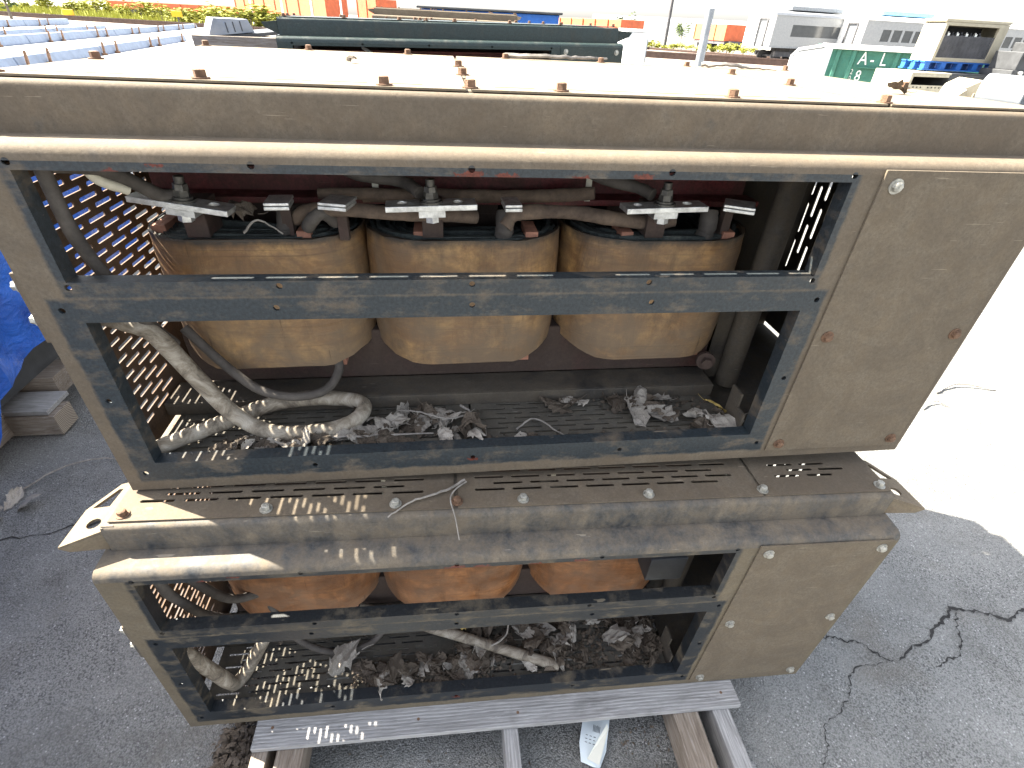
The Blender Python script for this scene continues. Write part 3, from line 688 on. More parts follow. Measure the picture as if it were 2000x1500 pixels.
litter('leaf_litter', LO, [(-.28, .1, .035, .09), (.0, .585, .035, .24), (.3, .585, .035, .2), (-.5, -.2, .18, .24)], 1100, .003, .009, M['leaf_b'], 32, .012)
litter('leaf_litter', Matrix(), [(-.70, -.585, -.26, -.10, 1, .004), (-.68, -.53, -.20, .2, 1, .006), (-.6, -.55, -.30, -.12, .5, .003)], 1500, .004, .014, M['leaf_b'], 33, .03)
litter('leaf_litter', Matrix(), [(-.36, .55, -.32, -.18, .25, .002), (.40, .56, -.27, -.2, .5, .002)], 150, .002, .006, M['leaf_b'], 34, .004)

def twig(Mx, pts, r, label, branches=()):
    m = MB(); P = smoothline(local(Mx, pts), 6)
    rg = random.Random(int(abs(P[0].x) * 1e4)); P = [p + V((rg.uniform(-1, 1), rg.uniform(-1, 1), rg.uniform(-.5, 1))) * r * .5 for p in P]
    m.tube(P, [r * (1.1 - .6 * i / len(P)) for i in range(len(P))], 6)
    for b in branches:
        Q = smoothline(local(Mx, b), 4); m.tube(Q, [r * .7 * (1 - .5 * i / len(Q)) for i in range(len(Q))], 6)
    return tag(m.build('twig', M['twig'], smooth=True), label, 'twig')
def lz(u, v, z=None):      # a point on the lower case's cover
    return None
twig(LO, [(.02, .135, .716), (-.03, .105, .714), (-.09, .082, .713), (-.135, .052, .705)], .0028, 'long forked twig hanging from under the upper case, branch leaning left', [[(.022, .13, .716), (.0, .105, .722), (-.012, .08, .72), (-.003, .05, .70), (.005, .02, .665)]])
twig(UP, [(-.02, .15, fz + .02), (.0, .12, fz + .02), (-.05, .10, fz + .022), (-.11, .12, fz + .028), (-.16, .14, fz + .02)], .0026, 'crooked twig over the leaves beside the conduit loop')
twig(UP, [(-.33, .065, fz + .012), (-.2, .062, fz + .016), (-.08, .068, fz + .01)], .003, 'straight twig along the front edge of the upper floor')
twig(UP, [(.10, .075, fz + .004), (.145, .10, fz + .012), (.20, .05, fz + .006), (.225, .04, fz + .004)], .0022, 'pale leaf stalk lying alone on the bare right grille')
twig(UP, [(-.40, .17, .46), (-.37, .165, .485), (-.33, .16, .462)], .0022, 'short twig resting on top of the left upper coil')
twig(LO, [(.10, .10, fz + .05), (.14, .12, fz + .06), (.16, .16, fz + .085), (.22, .16, fz + .075)], .0026, 'brown branching twig leaning over the grey pipe')
twig(LO, [(-.26, .115, fz + .04), (-.29, .10, fz + .02), (-.31, .085, fz + .012)], .0024, 'short twig standing in the light flecks of the lower floor')
twig(Matrix(), [(-1.82, .87, .004), (-1.70, .99, .03), (-1.58, 1.05, .02), (-1.48, 1.05, .006)], .004, 'bent bare stalk on the asphalt beside the tarpaulin')
twig(Matrix(), [(2.15, 1.02, .004), (2.20, 1.10, .03), (2.34, 1.06, .004)], .006, 'bent stick on the sunlit asphalt, nearest the cases')
twig(Matrix(), [(2.75, 1.30, .004), (2.95, 1.36, .02), (3.15, 1.30, .004)], .007, 'long thin stick on the sunlit asphalt farther right')
twig(Matrix(), [(2.55, 1.16, .004), (2.66, 1.21, .02), (2.72, 1.17, .004)], .005, 'short stick on the sunlit asphalt between two longer ones')
twig(UP, [(.14, .885, .712), (.25, .87, .716), (.36, .90, .714), (.44, .93, .712)], .006, 'knobbly stick lying on the back edge of the upper cover')
twig(UP, [(.70, .86, .712), (.76, .83, .716), (.84, .84, .712), (.9, .80, .710)], .006, 'whitish stick at the back right of the upper cover')
leaf(UP, (-.217, .48, .712), .03, 'leaf_b', 'small dark leaf on top of the upper cover, left half', None, rng)
leaf(UP, (.83, .25, .712), .04, 'leaf_b', 'small dark leaf on top of the upper cover, right end', None, rng)
# printed scrap under the pallet board
pp = thing('paper_scrap', 'folded pale blue printed wrapper sticking out under the pallet board', 'litter', Matrix.Translation(V((.325, -.225, .012))) @ Matrix.Rotation(radians(-22), 4, 'Z'))
m = MB(); g = 6; vs = []
for i in range(g + 1):
    for j in range(g + 1):
        x, y = (i / g - .5) * .075, (j / g - .5) * .13; w_ = (.55 + .45 * min(1, (j + 1) / 3))
        vs.append((x * w_, y, .012 * noise.noise(V((x * 22, y * 22, 4))) + .012))
m.add(vs, [(i * (g + 1) + j, (i + 1) * (g + 1) + j, (i + 1) * (g + 1) + j + 1, i * (g + 1) + j + 1) for i in range(g) for j in range(g)])
m.build('wrapper', M['paper'], pp, True, recalc=False)
m = MB(); m.add([(-.012, -.058, .024), (.022, -.064, .026), (.036, .03, .024), (.03, .04, .032)], [(0, 1, 2, 3)]); m.build('folded_back', M['paperback'], pp, recalc=False)
m = MB()
for i in range(6): m.box(-.006 + i * .0035, -.0045 + i * .0035, .012, .030 - .001 * (i % 3), .0245, .0252)
for i in range(9): x = -.024 + (i % 3) * .011; y = -.02 + (i // 3) * .009; m.box(x, x + .006, y, y + .0016, .0245, .0252)
m.build('printing', M['ink'], pp)

# ---------------------------------------------------------------- tarpaulin pile on the left
tp = thing('tarpaulin_pile', 'bright blue tarpaulin draped over a high load left of the transformers', 'tarpaulin', loc=(-2.6, .7, 0))
m = MB(); ny, ns = 60, 40; vs = []
for i in range(ny + 1):
    y = -1.25 + 3.75 * i / ny; top = 1.80 - .55 * min(1, max(0, (y - .9) / .7))
    t = min(1, max(0, (y - .98) / .18)); hem = .02 + .33 * t * t * (3 - 2 * t) + .03 * sin(y * 9)
    for j in range(ns + 1):
        s = j / ns
        if s < .6: z = hem + (top - hem) * (s / .6); x = -1.86 - .05 * (s / .6) - .13 * (1 - t) * max(0, 1 - s / .36) ** 1.2 + .04 * sin(y * 7 + 1) * max(0, 1 - s / .3)
        else: z = top + .03 * sin(pi * (s - .6) / .4); x = -1.91 - 1.5 * (s - .6) / .4
        nn = noise.fractal(V((y * 2.6, z * 2.2, 3.3)), 1.0, 2.0, 4) * .045 + .02 * noise.ridged_multi_fractal(V((y * 4, z * 3, 1.7)), 1, 2, 4, 1, 2)
        vs.append((x + nn + 2.6, y - .7, z + nn * .4 * (s > .05)))
m.add(vs, [(i * (ns + 1) + j, (i + 1) * (ns + 1) + j, (i + 1) * (ns + 1) + j + 1, i * (ns + 1) + j + 1) for i in range(ny) for j in range(ns)])
m.build('tarpaulin', M['tarp'], tp, True)
m = MB(); m.box(-.80, .62, -1.85, 1.70, .20, 1.1); m.build('load', M['dkgrey'], tp)
sk = thing('timber_skid', 'thick sawn timber skid with end grain showing under the blue tarpaulin', 'timber', loc=(-2.3, 1.3, 0))
o = board('beam', sk, -.80, .47, -.06, .06, .012, .115, M['wood2']);
m = MB(); m.box(.4705, .474, -.0595, .0595, .0125, .1145); m.build('end_face', M['endgrain'], sk)
board('beam', sk, -.80, .40, .13, .30, .10, .20, M['wood2'])
board('top_plank', sk, -.80, .45, -.05, .11, .118, .14, M['wood'])
board('upright_plank', sk, .24, .27, -.42, -.05, .02, .26, M['wood2'], 'y')

# ---------------------------------------------------------------- more units behind
GF = frame(V((-.753, 2.03, 1.564)), V((.903, 2.28, 1.589)))
gu = thing('transformer_unit', 'dark green transformer case on the stack directly behind, red core inside', 'transformer', GF @ Matrix.Translation(V((-XL, 0, -.634))))
make_unit(gu, M['green'], M['green'], M['green'], M['green'], M['coil'], detail=1)
m = MB(); fx = smoothline([(-.30, .2, .59), (-.25, .12, .56), (-.20, .10, .50), (-.19, .10, .4)], 5); m.tube(fx, .008, 8); m.build('loose_wire', M['zip'], gu, True)
cu = bpy.data.curves.new('H2', 'FONT'); cu.body = 'H2'; cu.size = .05
def text_mesh(body, size, name):
    c = bpy.data.curves.new(name, 'FONT'); c.body = body; c.size = size; c.extrude = .001; c.resolution_u = 2
    o = bpy.data.objects.new(name, c); COL.objects.link(o)
    me = bpy.data.meshes.new_from_object(o.evaluated_get(bpy.context.evaluated_depsgraph_get()))
    bpy.data.objects.remove(o); return me
def text(body, size, mat, parent, loc, rot, name='lettering', sx=1):
    me = text_mesh(body, size, name); me.materials.clear(); me.materials.append(mat)
    o = obj(name, me, parent); o.location = loc; o.rotation_euler = rot; o.scale = (sx, 1, 1); return o
text('H2', .04, M['lettering'], gu, (.42, .338, .50), (pi / 2, 0, 0))
# the stack the green one stands on
g2 = link_copy(gu, None, GF @ Matrix.Translation(V((-XL + .02, .05, -.634 - .72))))
g2['label'] = 'second dark green transformer case, underneath the green one behind'
g2['category'] = 'transformer'
bl = thing('timber_block', 'grey timber blocks carrying the green transformer stack', 'timber', GF @ Matrix.Translation(V((.84, .5, -1.40))))
for y in (-.35, .3): board('beam', bl, -.8, .8, y, y + .1, -.16, .04, M['wood2'])

# tan unit further back
pL, pR = at(743, 29, 5.9), at(983, 42, 5.9)
TF = frame(pL, pR); sc_ = 1.0
tu = link_copy(gu, None, TF @ Matrix.Translation(V((-XL - .1, 0, -.634))))
tu['label'] = 'tan transformer case with sunlit top beyond the green one'; tu['category'] = 'transformer'
def remat(o, mp):
    for k in o.children_recursive:
        if k.type == 'MESH' and k.material_slots:
            for s in k.material_slots:
                if s.material in mp: nm_ = mp[s.material]; s.link = 'OBJECT'; s.material = nm_
remat(tu, {M['green']: M['panel']})
tb = thing('support_stand', 'dark stand carrying the distant tan transformer', 'stand', TF @ Matrix.Translation(V((.75, .5, -.634))))
m = MB(); zz = -(TF.translation.z - .634)
for x in (-.6, .8): m.box(x, x + .12, -.45, .4, zz, -.002)
m.build('leg_frame', M['dkgrey'], tb)
# blue dumpster
q0, q1 = at(830, 56, 8.6), at(1090, 66, 8.6)
bf = frame(V((q0.x, q0.y, 0)), V((q1.x, q1.y, 0)))
bd = thing('waste_container', 'blue waste container with dark lid behind the tan transformer', 'dumpster', bf)
L_ = (V((q1.x, q1.y, 0)) - V((q0.x, q0.y, 0))).length; ht = at(960, 20, 8.6).z
m = MB(); m.prism([(0, .1), (L_ - .12, .1), (L_, ht - .025), (-.05, ht - .025)], lambda p, q, t: V((p, t, q)), 0, 1.6); m.build('body', M['blue'], bd, bevel=.01)
m = MB(); m.box(-.12, L_ + .05, -.05, 1.65, ht - .02, ht + .012); m.build('lid', M['dkgrey'], bd, bevel=.01)
for x in (.15, L_ - .25):
    m = MB(); m.cyl((x, .3, .05), (1, 0, 0), .05, .05, 14); m.build('caster', M['under'], bd)

# box lid and sheets left of the green unit
lp = thing('steel_cover', 'grey-green steel box lid lying tilted on a dark sheet, left of the green case', 'cover', Matrix.Translation(at(450, 66, 3.1)) @ Matrix.Rotation(radians(24), 4, 'Z') @ Matrix.Rotation(radians(-6), 4, 'Y'))
m = MB(); m.prism([(-.13, 0), (.13, 0), (.11, .065), (-.075, .085)], lambda p, q, t: V((p, t, q)), -.07, .30); m.build('lid', M['grey'], lp, bevel=.002)
m = MB(); m.box(-.17, .30, -.10, .36, -.022, -.004); m.build('sheet', M['dkgrey'], lp)
for x in (-.02, .02, .06):
    m = MB(); m.box(x, x + .006, -.0722, -.069, .01, .06); m.build('rib', M['dkgrey'], lp)
kb = thing('timber_stack', 'brown timbers under the tilted steel lid', 'timber', Matrix.Translation(at(470, 84, 3.1)) @ Matrix.Rotation(radians(10), 4, 'Z'))
hz = at(470, 84, 3.1).z
board('beam', kb, -.24, .30, -.1, .12, -.06, .035, M['wood2']); board('beam', kb, -.1, .30, .14, .30, -.06, .03, M['wood'])
m = MB(); m.box(-.24, .3, -.06, .26, -hz, -.062); m.build('crate', M['under'], kb)

# white deck of panels with grey-blue rails
da = V((-.139, .9903, 0)); de = V((.9903, .139, 0))
DM = Matrix(((de.x, da.x, 0, 0), (de.y, da.y, 0, 0), (0, 0, 1, 0), (0, 0, 0, 1)))
zt = 1.16
def rail(lat, a0, a1, h, label):
    t = thing('galvanised_rail', label, 'rail', DM @ Matrix.Translation(V((lat, (a0 + a1) / 2, zt))), 'galvanised rails on the white panel stack')
    hl = (a1 - a0) / 2; k = 4
    for i in range(k):
        m = MB(); a = -hl + 2 * hl * i / k; m.prism([(-.07, 0), (.07, 0), (.045, h), (-.045, h)], lambda p, q, tt: V((p, tt, q)), a + .01, a + 2 * hl / k - .01)
        m.build('rail_length', M['galv'], t, bevel=.004)
    y = -hl + .25; i = 0
    while y < hl:
        m = MB(); m.cyl((.09, y, 0), (.05, .1, 1), .013, .13, 8); m.cyl((.09, y, 0), (0, 0, 1), .03, .02, 6); m.build('stud', M['rust_bolt'], t)
        y += .42 if i % 2 == 0 else 1.35; i += 1
    return t
for lat, a0, a1, h, lb in ((-2.95, 3.3, 11.0, .085, 'nearest of the pale blue-grey rails with rusty studs, closest to the big case'), (-4.32, 5.5, 18.5, .10, 'second pale blue-grey rail on the white panels, thick and long'), (-5.25, 6.0, 14.5, .08, 'third pale blue-grey rail on the white panels, thin'), (-6.85, 8.0, 17.0, .12, 'farthest pale blue-grey rail with rusty studs, next to the track')):
    rail(lat, a0, a1, h, lb)
dk = thing('panel_stack', 'stack of sunlit white panels carrying the grey-blue rails', 'panel stack', DM @ Matrix.Translation(V((0, 0, 0))))
for k in range(5):
    m = MB(); z1 = zt - .003 - k * .21
    m.box(-9.5, -2.5, 3.0, 11.3, z1 - .2, z1); m.box(-9.5, -3.7, 11.304, 19.0, z1 - .2, z1 - .0015); m.build('panel', M['white'], dk)

# ---------------------------------------------------------------- right side yard
def box_at(name, pts, depth, mat, label, cat): pass
bp = thing('steel_post', 'plain blue-grey steel post standing beside the tracks', 'post', loc=(at(1376, 74, 6).x, at(1376, 74, 6).y, 0))
tp_ = at(1385, 18, 6); m = MB(); m.tube([(0, 0, 0), (0, 0, tp_.z)], .047, 16); m.build('tube', M['grey'], bp, True); m = MB(); m.cyl((0, 0, tp_.z), (0, 0, 1), .047, .012, 16, .03); m.build('cap', M['grey'], bp)
ub = at(1303, 60, 48); up_ = thing('utility_pole', 'dark wooden utility pole far off against the white sky', 'pole', loc=(ub.x, ub.y, 0))
m = MB(); m.tube([(0, 0, 0), (0, 0, 11)], [.16, .11], 10); m.build('shaft', M['under'], up_, True); m = MB(); m.box(-1, 1, -.06, .06, 9.6, 9.75); m.build('crossarm', M['under'], up_)
# white block
w0 = at(1242, 60, 4.2); wf = Matrix.Translation(V((w0.x, w0.y, 0))) @ Matrix.Rotation(radians(8), 4, 'Z')
wb_ = thing('white_cabinet', 'narrow sunlit white cabinet right of the green case', 'cabinet', wf)
m = MB(); m.box(-.10, .085, -.07, .3, .02, w0.z - .01); m.build('body', M['white'], wb_, bevel=.008)
m = MB(); m.box(-.105, .09, -.075, .305, w0.z - .009, w0.z + .012); m.build('lid', M['white'], wb_, bevel=.005)
m = MB(); m.box(.0855, .095, -.06, -.04, .1, w0.z - .05); m.build('hinge', M['grey'], wb_)
# white shell
h0, h1 = at(1530, 138, 6.6), at(1622, 146, 6.3); hf = frame(V((h0.x, h0.y, 0)), V((h1.x, h1.y, 0)))
hs = thing('white_housing', 'white fibreglass housing with a sloped corner before the green container', 'housing', hf); hl = .40; tz = at(1530, 84, 6.6).z
m = MB(); m.prism([(0, .05), (hl, .05), (hl, tz + .02), (.10, tz - .04), (.03, tz - .12)], lambda p, q, t: V((p, t, q)), 0, .4); m.build('shell', M['white'], hs, bevel=.012)
m = MB(); m.prism([(.05, tz - .13), (.065, tz - .13), (.115, tz - .065), (hl, tz - .01), (hl, tz - .025), (.11, tz - .08)], lambda p, q, t: V((p, t, q)), -.006, -.001); m.build('seal', M['dkgrey'], hs)
m = MB(); m.box(.06, hl, -.006, -.001, tz - .47, tz - .46); m.build('seam', M['dkgrey'], hs)
# green container
c0, c1 = at(1610, 90, 12.6), at(1768, 106, 12.1); cf = frame(V((c0.x, c0.y, 0)), V((c1.x, c1.y, 0))) @ Matrix.Diagonal((1.4, 1.4, 1.4, 1))
gc = thing('green_container', 'green ribbed steel container with white letters A - L and 20 8', 'container', cf); cl = 2.6; ch = at(1610, 88, 12.6).z / 1.4
m = MB(); m.box(0, cl, .02, 2.2, .06, ch); m.build('body', M['bin_green'], gc, bevel=.01)
for i, x in enumerate((.0, .22, .46, 1.12, 1.40, 1.75, 2.1, 2.5)):
    m = MB(); m.prism([(x, 0), (x + .09, 0), (x + .07, -.05), (x + .02, -.05)], lambda p, q, t: V((p, q + .019, t)), .1, ch - .05); m.build('rib', M['bin_green'], gc)
m = MB(); m.box(-.03, cl, -.06, .02, ch - .045, ch + .03); m.build('top_rail', M['white'], gc, bevel=.006)
m = MB(); m.box(.62, 1.7, -.032, .017, ch - .30, ch - .288); m.build('rail_rod', M['bin_green'], gc)
for tx, x, z, s in (('A', .60, ch - .25, .27), ('-', .78, ch - .25, .27), ('L', .93, ch - .25, .27), ('2', .54, ch - .40, .11), ('0', .54, ch - .50, .11), ('8', .63, ch - .50, .24)):
    text(tx, s, M['lettering'], gc, (x, .012, z), (pi / 2, 0, 0), 'lettering', .8)
# tan louvred cabinet on a blue pallet
k0, k1 = at(1818, 119, 9.6), at(1966, 129, 9.9); kf = frame(k0, k1, level=True)
tc_ = thing('equipment_cabinet', 'tan equipment cabinet with mesh front standing on a blue pallet', 'cabinet', kf); kl = 1.38; kh = .60; kd = .50
m = MB(); m.box(0, kl, 0, kd, .0, .03); m.box(0, .06, 0, .05, .03, kh); m.box(kl - .20, kl, 0, .05, .03, kh); m.box(.06, kl - .2, 0, .05, kh - .05, kh); m.box(.06, kl - .2, 0.004, .02, .03, .06); m.box(0, kl, kd - .05, kd, .03, kh); m.box(kl - .03, kl, .05, kd - .05, .03, kh)
m.build('case', M['tan'], tc_, bevel=.004)
m = MB(); m.box(-.03, kl + .02, .0, kd, kh + .002, kh + .05); m.build('top_cover', M['tan'], tc_, bevel=.01)
m = MB(); m.box(-.004, .0, .02, kd - .02, .02, kh - .02); m.build('end_panel', M['cream'], tc_)
m = MB()
for i in range(24):
    for y in (.04, .38): m.box(-.012, -.004, y, y + .07, .05 + i * .021, .06 + i * .021)
stuff(m.build('louvres', M['tan'], tc_))
m = MB(); m.slots(.06, kl - .2, .06, .40, .02, .010, .009, .018, .003, lambda p, q, t: V((p, .01 + t, q)), m=.012); m.build('mesh_cover', M['under'], tc_)
m = MB(); m.box(.06, kl - .2, .35, .40, .03, kh - .06); m.box(.06, kl - .2, .06, .35, .03, .39); m.build('interior', M['black'], tc_)
for i in range(9):
    m = MB(); x = .11 + i * .10; m.box(x, x + .05, .10, .14, .39, .42 + .02 * (i % 2)); m.cyl((x + .02, .12, .43), (0, 0, 1), .012, .03, 8); m.build('terminal', M['tin'] if i % 2 else M['under'], tc_)
# blue pallet
bpM = kf @ Matrix.Translation(V((-.12, -.02, 0)))
bpl = thing('blue_pallet', 'bright blue wooden pallet carrying the tan equipment cabinet', 'pallet', bpM)
for y in (0, .15, .30, .45): board('deck_board', bpl, -.02, 1.55, y, y + .11, -.022, -.003, M['blue'])
for x in (0, .36, .72, 1.08, 1.44):
    for y in (0.0, .23, .46): board('block', bpl, x, x + .11, y, y + .1, -.125, -.023, M['blue'])
for y in (0, .23, .46): board('bottom_board', bpl, -.02, 1.55, y, y + .11, -.147, -.126, M['blue'])
# the tan case under the blue pallet
um = kf @ Matrix.Translation(V((-.62, -.35, -.90)))
uc = thing('transformer_unit', 'pale case with open slotted front below the blue pallet', 'transformer', um)
m = MB(); zz = .70; m.box(0, 1.9, 0, .9, -um.translation.z + .02, zz - .25); m.box(0, .06, 0, .9, zz - .25, zz); m.box(.06, 1.9, .85, .9, zz - .25, zz); m.box(.06, .82, 0, .02, zz - .04, zz); m.box(.06, .82, 0, .02, zz - .25, zz - .17)
m.box(0, .85, .0, .9, zz, zz + .03); m.build('case', M['cream'], uc, bevel=.004)
m = MB(); m.box(.82, 1.9, -.01, .85, zz - .25, zz + .0); m.build('dark_side', M['dkgrey'], uc, bevel=.004)
m = MB(); m.box(.86, 1.9, .01, .9, zz + .002, zz + .028); m.build('dark_cover', M['dkgrey'], uc)
m = MB()
for i in range(8):
    if i != 3: m.box(.12 + i * .08, .15 + i * .08, -.003, .012, zz - .215, zz - .195)
m.build('slot_marks', M['black'], uc)
# cream casting and ring at the right edge
ec = thing('motor_casting', 'cream metal casting lying at the right edge behind the cover', 'machine part', frame(at(1862, 190, 5.2), at(1975, 204, 5.1), level=True) @ Matrix.Diagonal((1.5, 1.5, 1.5, 1)))
m = MB(); m.prism([(0, -.10), (.40, -.10), (.42, .02), (.36, .085), (.10, .105), (.03, .06)], lambda p, q, t: V((p, t, q)), 0, .35); m.build('body', M['cream'], ec, bevel=.012)
m = MB(); m.prism([(.0, 0), (.07, 0), (.05, .05)], lambda p, q, t: V((p, t, q)), -.02, -.002); m.build('web', M['tan'], ec)
m = MB(); m.prism([(.10, -.03), (.33, -.03), (.33, .03), (.10, .03)], lambda p, q, t: V((p, t, q)), -.012, -.002); m.build('pad', M['tan'], ec, bevel=.003)
ez = ec.matrix_world.translation.z
m = MB(); m.box(0, .42, .02, .34, -ez / 1.5 + .005, -.102); m.build('plinth', M['under'], ec)
rc = at(1997, 186, 4.8)
rg = thing('flanged_pipe', 'grey flanged pipe end cut by the right border of the photo', 'pipe', Matrix.Translation(rc) @ Matrix.Rotation(radians(30), 4, 'Z') @ Matrix.Diagonal((2, 2, 2, 1)))
m = MB(); N = 28; prof = [(.062, 0), (.085, 0), (.085, -.02), (.075, -.022), (.075, .16), (.062, .16)]
for k in range(N):
    for (r_, y_) in prof: m.v.append((r_ * cos(2 * pi * k / N), y_, r_ * sin(2 * pi * k / N)))
Kp = len(prof)
m.f = [(k * Kp + j, k * Kp + (j + 1) % Kp, ((k + 1) % N) * Kp + (j + 1) % Kp, ((k + 1) % N) * Kp + j) for k in range(N) for j in range(Kp)]
m.build('flange', M['grey'], rg, True)
m = MB(); m.cyl((0, .05, 0), (0, 1, 0), .03, .1, 14); m.build('hub', M['rust_bolt'], rg)
m = MB(); m.box(-.09, .09, .02, .15, -rc.z / 2 + .003, -.087); m.build('rest', M['under'], rg)

mf = frame(at(1972, 150, 9.3), at(2050, 158, 9.4), level=True)
mc = thing('machinery_frame', 'dark machine part stacked at the right border beyond the tan cabinet', 'machine part', mf)
m = MB(); m.box(0, 1.2, 0, .7, 0, .10); m.box(.05, .30, .02, .6, .10, .38); m.box(.35, 1.2, .1, .6, .10, .52); m.build('housing', M['dkgrey'], mc, bevel=.01)
m = MB(); m.tube([(.1, -.03, .30), (.5, -.05, .36), (1.1, -.03, .30)], .03, 8); m.build('pipe', M['grey'], mc, True)
for x in (.15, .45, .75):
    m = MB(); m.cyl((x, -.002, .06), (0, -1, 0), .035, .04, 12); m.build('boss', M['tin'], mc)
m = MB(); m.box(.05, 1.1, .05, .65, -mf.translation.z + .004, -.003); m.build('rest', M['under'], mc)

# ---------------------------------------------------------------- railway
def track(p, q, label, gauge=1.45, rh=.24, ext=60):
    p, q = V(p), V(q); d = (q - p).normalized(); p = p - d * ext; q = q + d * ext; L = (q - p).length
    f = frame(p, q, level=True)
    m = MB(); m.prism([(-1.9, 0.004), (1.9, 0.004), (1.5, .16), (-1.5, .16)], lambda a, b, t: V((t, a, b)), 0, L); o = m.build('track_bed', M['ballast']); o.matrix_world = f; struct(o)
    t = thing('railway_track', label, 'railway track', f)
    for y in (-gauge / 2, gauge / 2):
        m = MB(); m.prism([(-.07, 0), (.07, 0), (.02, .03), (.02, rh - .05), (.04, rh - .04), (.04, rh), (-.04, rh), (-.04, rh - .04), (-.02, rh - .05), (-.02, .03)], lambda a, b, tt: V((tt, y + a, .164 + b)), 0, L); m.build('rail', M['rail'], t)
    m = MB()
    for i in range(int(L / .6)): m.box(i * .6, i * .6 + .22, -1.25, 1.25, .10, .163)
    stuff(m.build('sleepers', M['wood2'], t))
    return f
tr1 = track(at(1266, 110, 48).xy.to_3d(), at(1532, 130, 40).xy.to_3d(), 'rusty railway track carrying the pale coaches at the right', rh=.16)
tr2 = track(onz(35, 29, .3).xy.to_3d(), onz(525, 60, .3).xy.to_3d(), 'rusty railway track crossing the far left before the weeds', rh=.34, ext=90)
def coach(label, p, yaw, roof, L=20, hue=None, ww=1.65, wp=2.05):
    t = thing('railway_coach', label, 'train coach', Matrix.Translation(p) @ Matrix.Rotation(yaw, 4, 'Z') @ Matrix.Diagonal((1, 1, .76, 1)))
    m = MB(); m.box(0, L, -1.45, 1.45, 1.15, 1.30); m.build('floor', M['grey'], t)
    m = MB(); m.box(0, .06, -1.45, -.75, 1.3, 3.6); m.box(0, .06, .0, 1.45, 1.3, 3.6); m.box(0, .06, -.75, 0, 3.3, 3.6); m.build('end_wall', M['white'], t)
    m = MB(); m.box(.02, .05, -.75, 0, 1.3, 3.3); m.build('end_door', M['grey'], t)
    m = MB(); m.box(-.09, -.02, -.85, -.75, 1.2, 3.4); m.box(-.09, -.02, 0, .1, 1.2, 3.4); m.box(-.09, -.02, -.75, 0, 3.3, 3.4); m.build('door_frame', M['under'], t)
    m = MB(); m.box(.06, L, -1.45, -1.38, 1.3, 2.05); m.box(.06, L, -1.45, -1.38, 2.95, 3.6); x = .4
    m.box(.06, 1.6, -1.45, -1.38, 2.05, 2.95)
    xs = [1.6 + wp * i for i in range(int((L - 2) / wp))]
    for x in xs: m.box(x + ww, x + wp, -1.45, -1.38, 2.05, 2.95)
    m.box(1.6 + wp * len(xs), L, -1.45, -1.38, 2.05, 2.95)
    m.box(.06, L, 1.38, 1.45, 1.3, 3.6); m.box(L - .06, L, -1.38, 1.38, 1.3, 3.6)
    m.build('side_wall', M['silver'], t)
    for x in xs:
        m = MB(); m.box(x, x + ww, -1.42, -1.40, 2.05, 2.95); m.build('window', M['glass'], t)
    m = MB(); m.box(.06, L - .06, .2, 1.2, 1.3, 3.4); m.build('interior', M['dkgrey'], t)
    m = MB(); k = 9; pr = [(1.52 * cos(pi * i / k), 3.6 + .42 * sin(pi * i / k) ** .7) for i in range(k + 1)]
    m.prism(pr, lambda a, b, tt: V((tt, a, b)), -.05, L); m.build('roof', roof, t, True)
    m = MB(); m.box(1.5, 6, -1.0, 1.0, 4.03, 4.35); m.build('roof_unit', M['ltblue'] if hue else M['grey'], t, bevel=.05)
    m = MB(); m.box(4.5, L - 4.5, -1.1, 1.1, .45, 1.14); m.build('underfloor_gear', M['under'], t)
    for bx in (2.6, L - 2.6):
        m = MB(); m.box(bx - 1.6, bx + 1.6, -1.1, -.9, .45, .85); m.box(bx - 1.6, bx + 1.6, .9, 1.1, .45, .85); m.box(bx - .3, bx + .3, -1, 1, .5, 1.14); b = m.build('bogie', M['under'], t)
        for wx in (-1.15, 1.15):
            m = MB(); m.cyl((bx + wx, -.80, .47), (0, 1, 0), .45, .12, 20); m.cyl((bx + wx, .68, .47), (0, 1, 0), .45, .12, 20); m.cyl((bx + wx, -.7, .47), (0, 1, 0), .08, 1.4, 8); m.build('wheelset', M['under'], b)
    return t
d1 = tr1.to_3x3() @ V((1, 0, 0)); yaw1 = math.atan2(d1.y, d1.x)
pc = onz(1466, 119, .1); pc.z = .12
coach('silver passenger coach with a dark open side, standing on the right track', pc, radians(10), M['silver'], 17, None, 4.6, 5.0)
pc2 = at(1642, 100, 37); pc2.z = .1
coach('white passenger coach with blue roof unit and square windows behind the container', pc2, radians(8), M['white'], 22, True, .74, .95)
# freight cars
def wagon(label, a, b, h0, h1, ribs, posts=False):
    a = V((a.x, a.y, 0)); b = V((b.x, b.y, 0)); L = (b - a).length
    t = thing('freight_wagon', label, 'freight wagon', frame(a, b))
    m = MB(); m.box(0, L, 0, 2.8, h0, h1); m.build('body', M['orange'], t, bevel=.04)
    for i in range(ribs + 1):
        m = MB(); x = (L - .12) * i / ribs; m.box(x, x + .12, -.1, -.003, h0 + .01, h1 - .02); m.build('rib', M['orange'], t)
    m = MB(); m.box(.1, L - .1, .1, 2.7, h0 - .35, h0 - .002); m.build('underframe', M['under'], t)
    for x in (L * .1, L * .1 + 1.6, L * .82, L * .82 + 1.6):
        m = MB(); m.cyl((x, .5, .46), (0, 1, 0), .46, 1.6, 18); m.build('wheelset', M['under'], t)
    return t
wagon('long orange freight wagon with ribbed side at the top left', at(462, 18, 80), at(640, 34, 62), 1.25, 5.0, 8)
wagon('short orange-red wagon beside the tan case at the top', at(700, 34, 70), at(738, 37, 66), 1.0, 3.4, 2)
wagon('low faded orange wagon above the right end of the green case', at(1092, 55, 52), at(1212, 64, 46), 1.0, 2.3, 5)
wagon('small red-orange wagon between the post and the coach', at(1352, 86, 70), at(1412, 90, 64), .9, 2.6, 3)
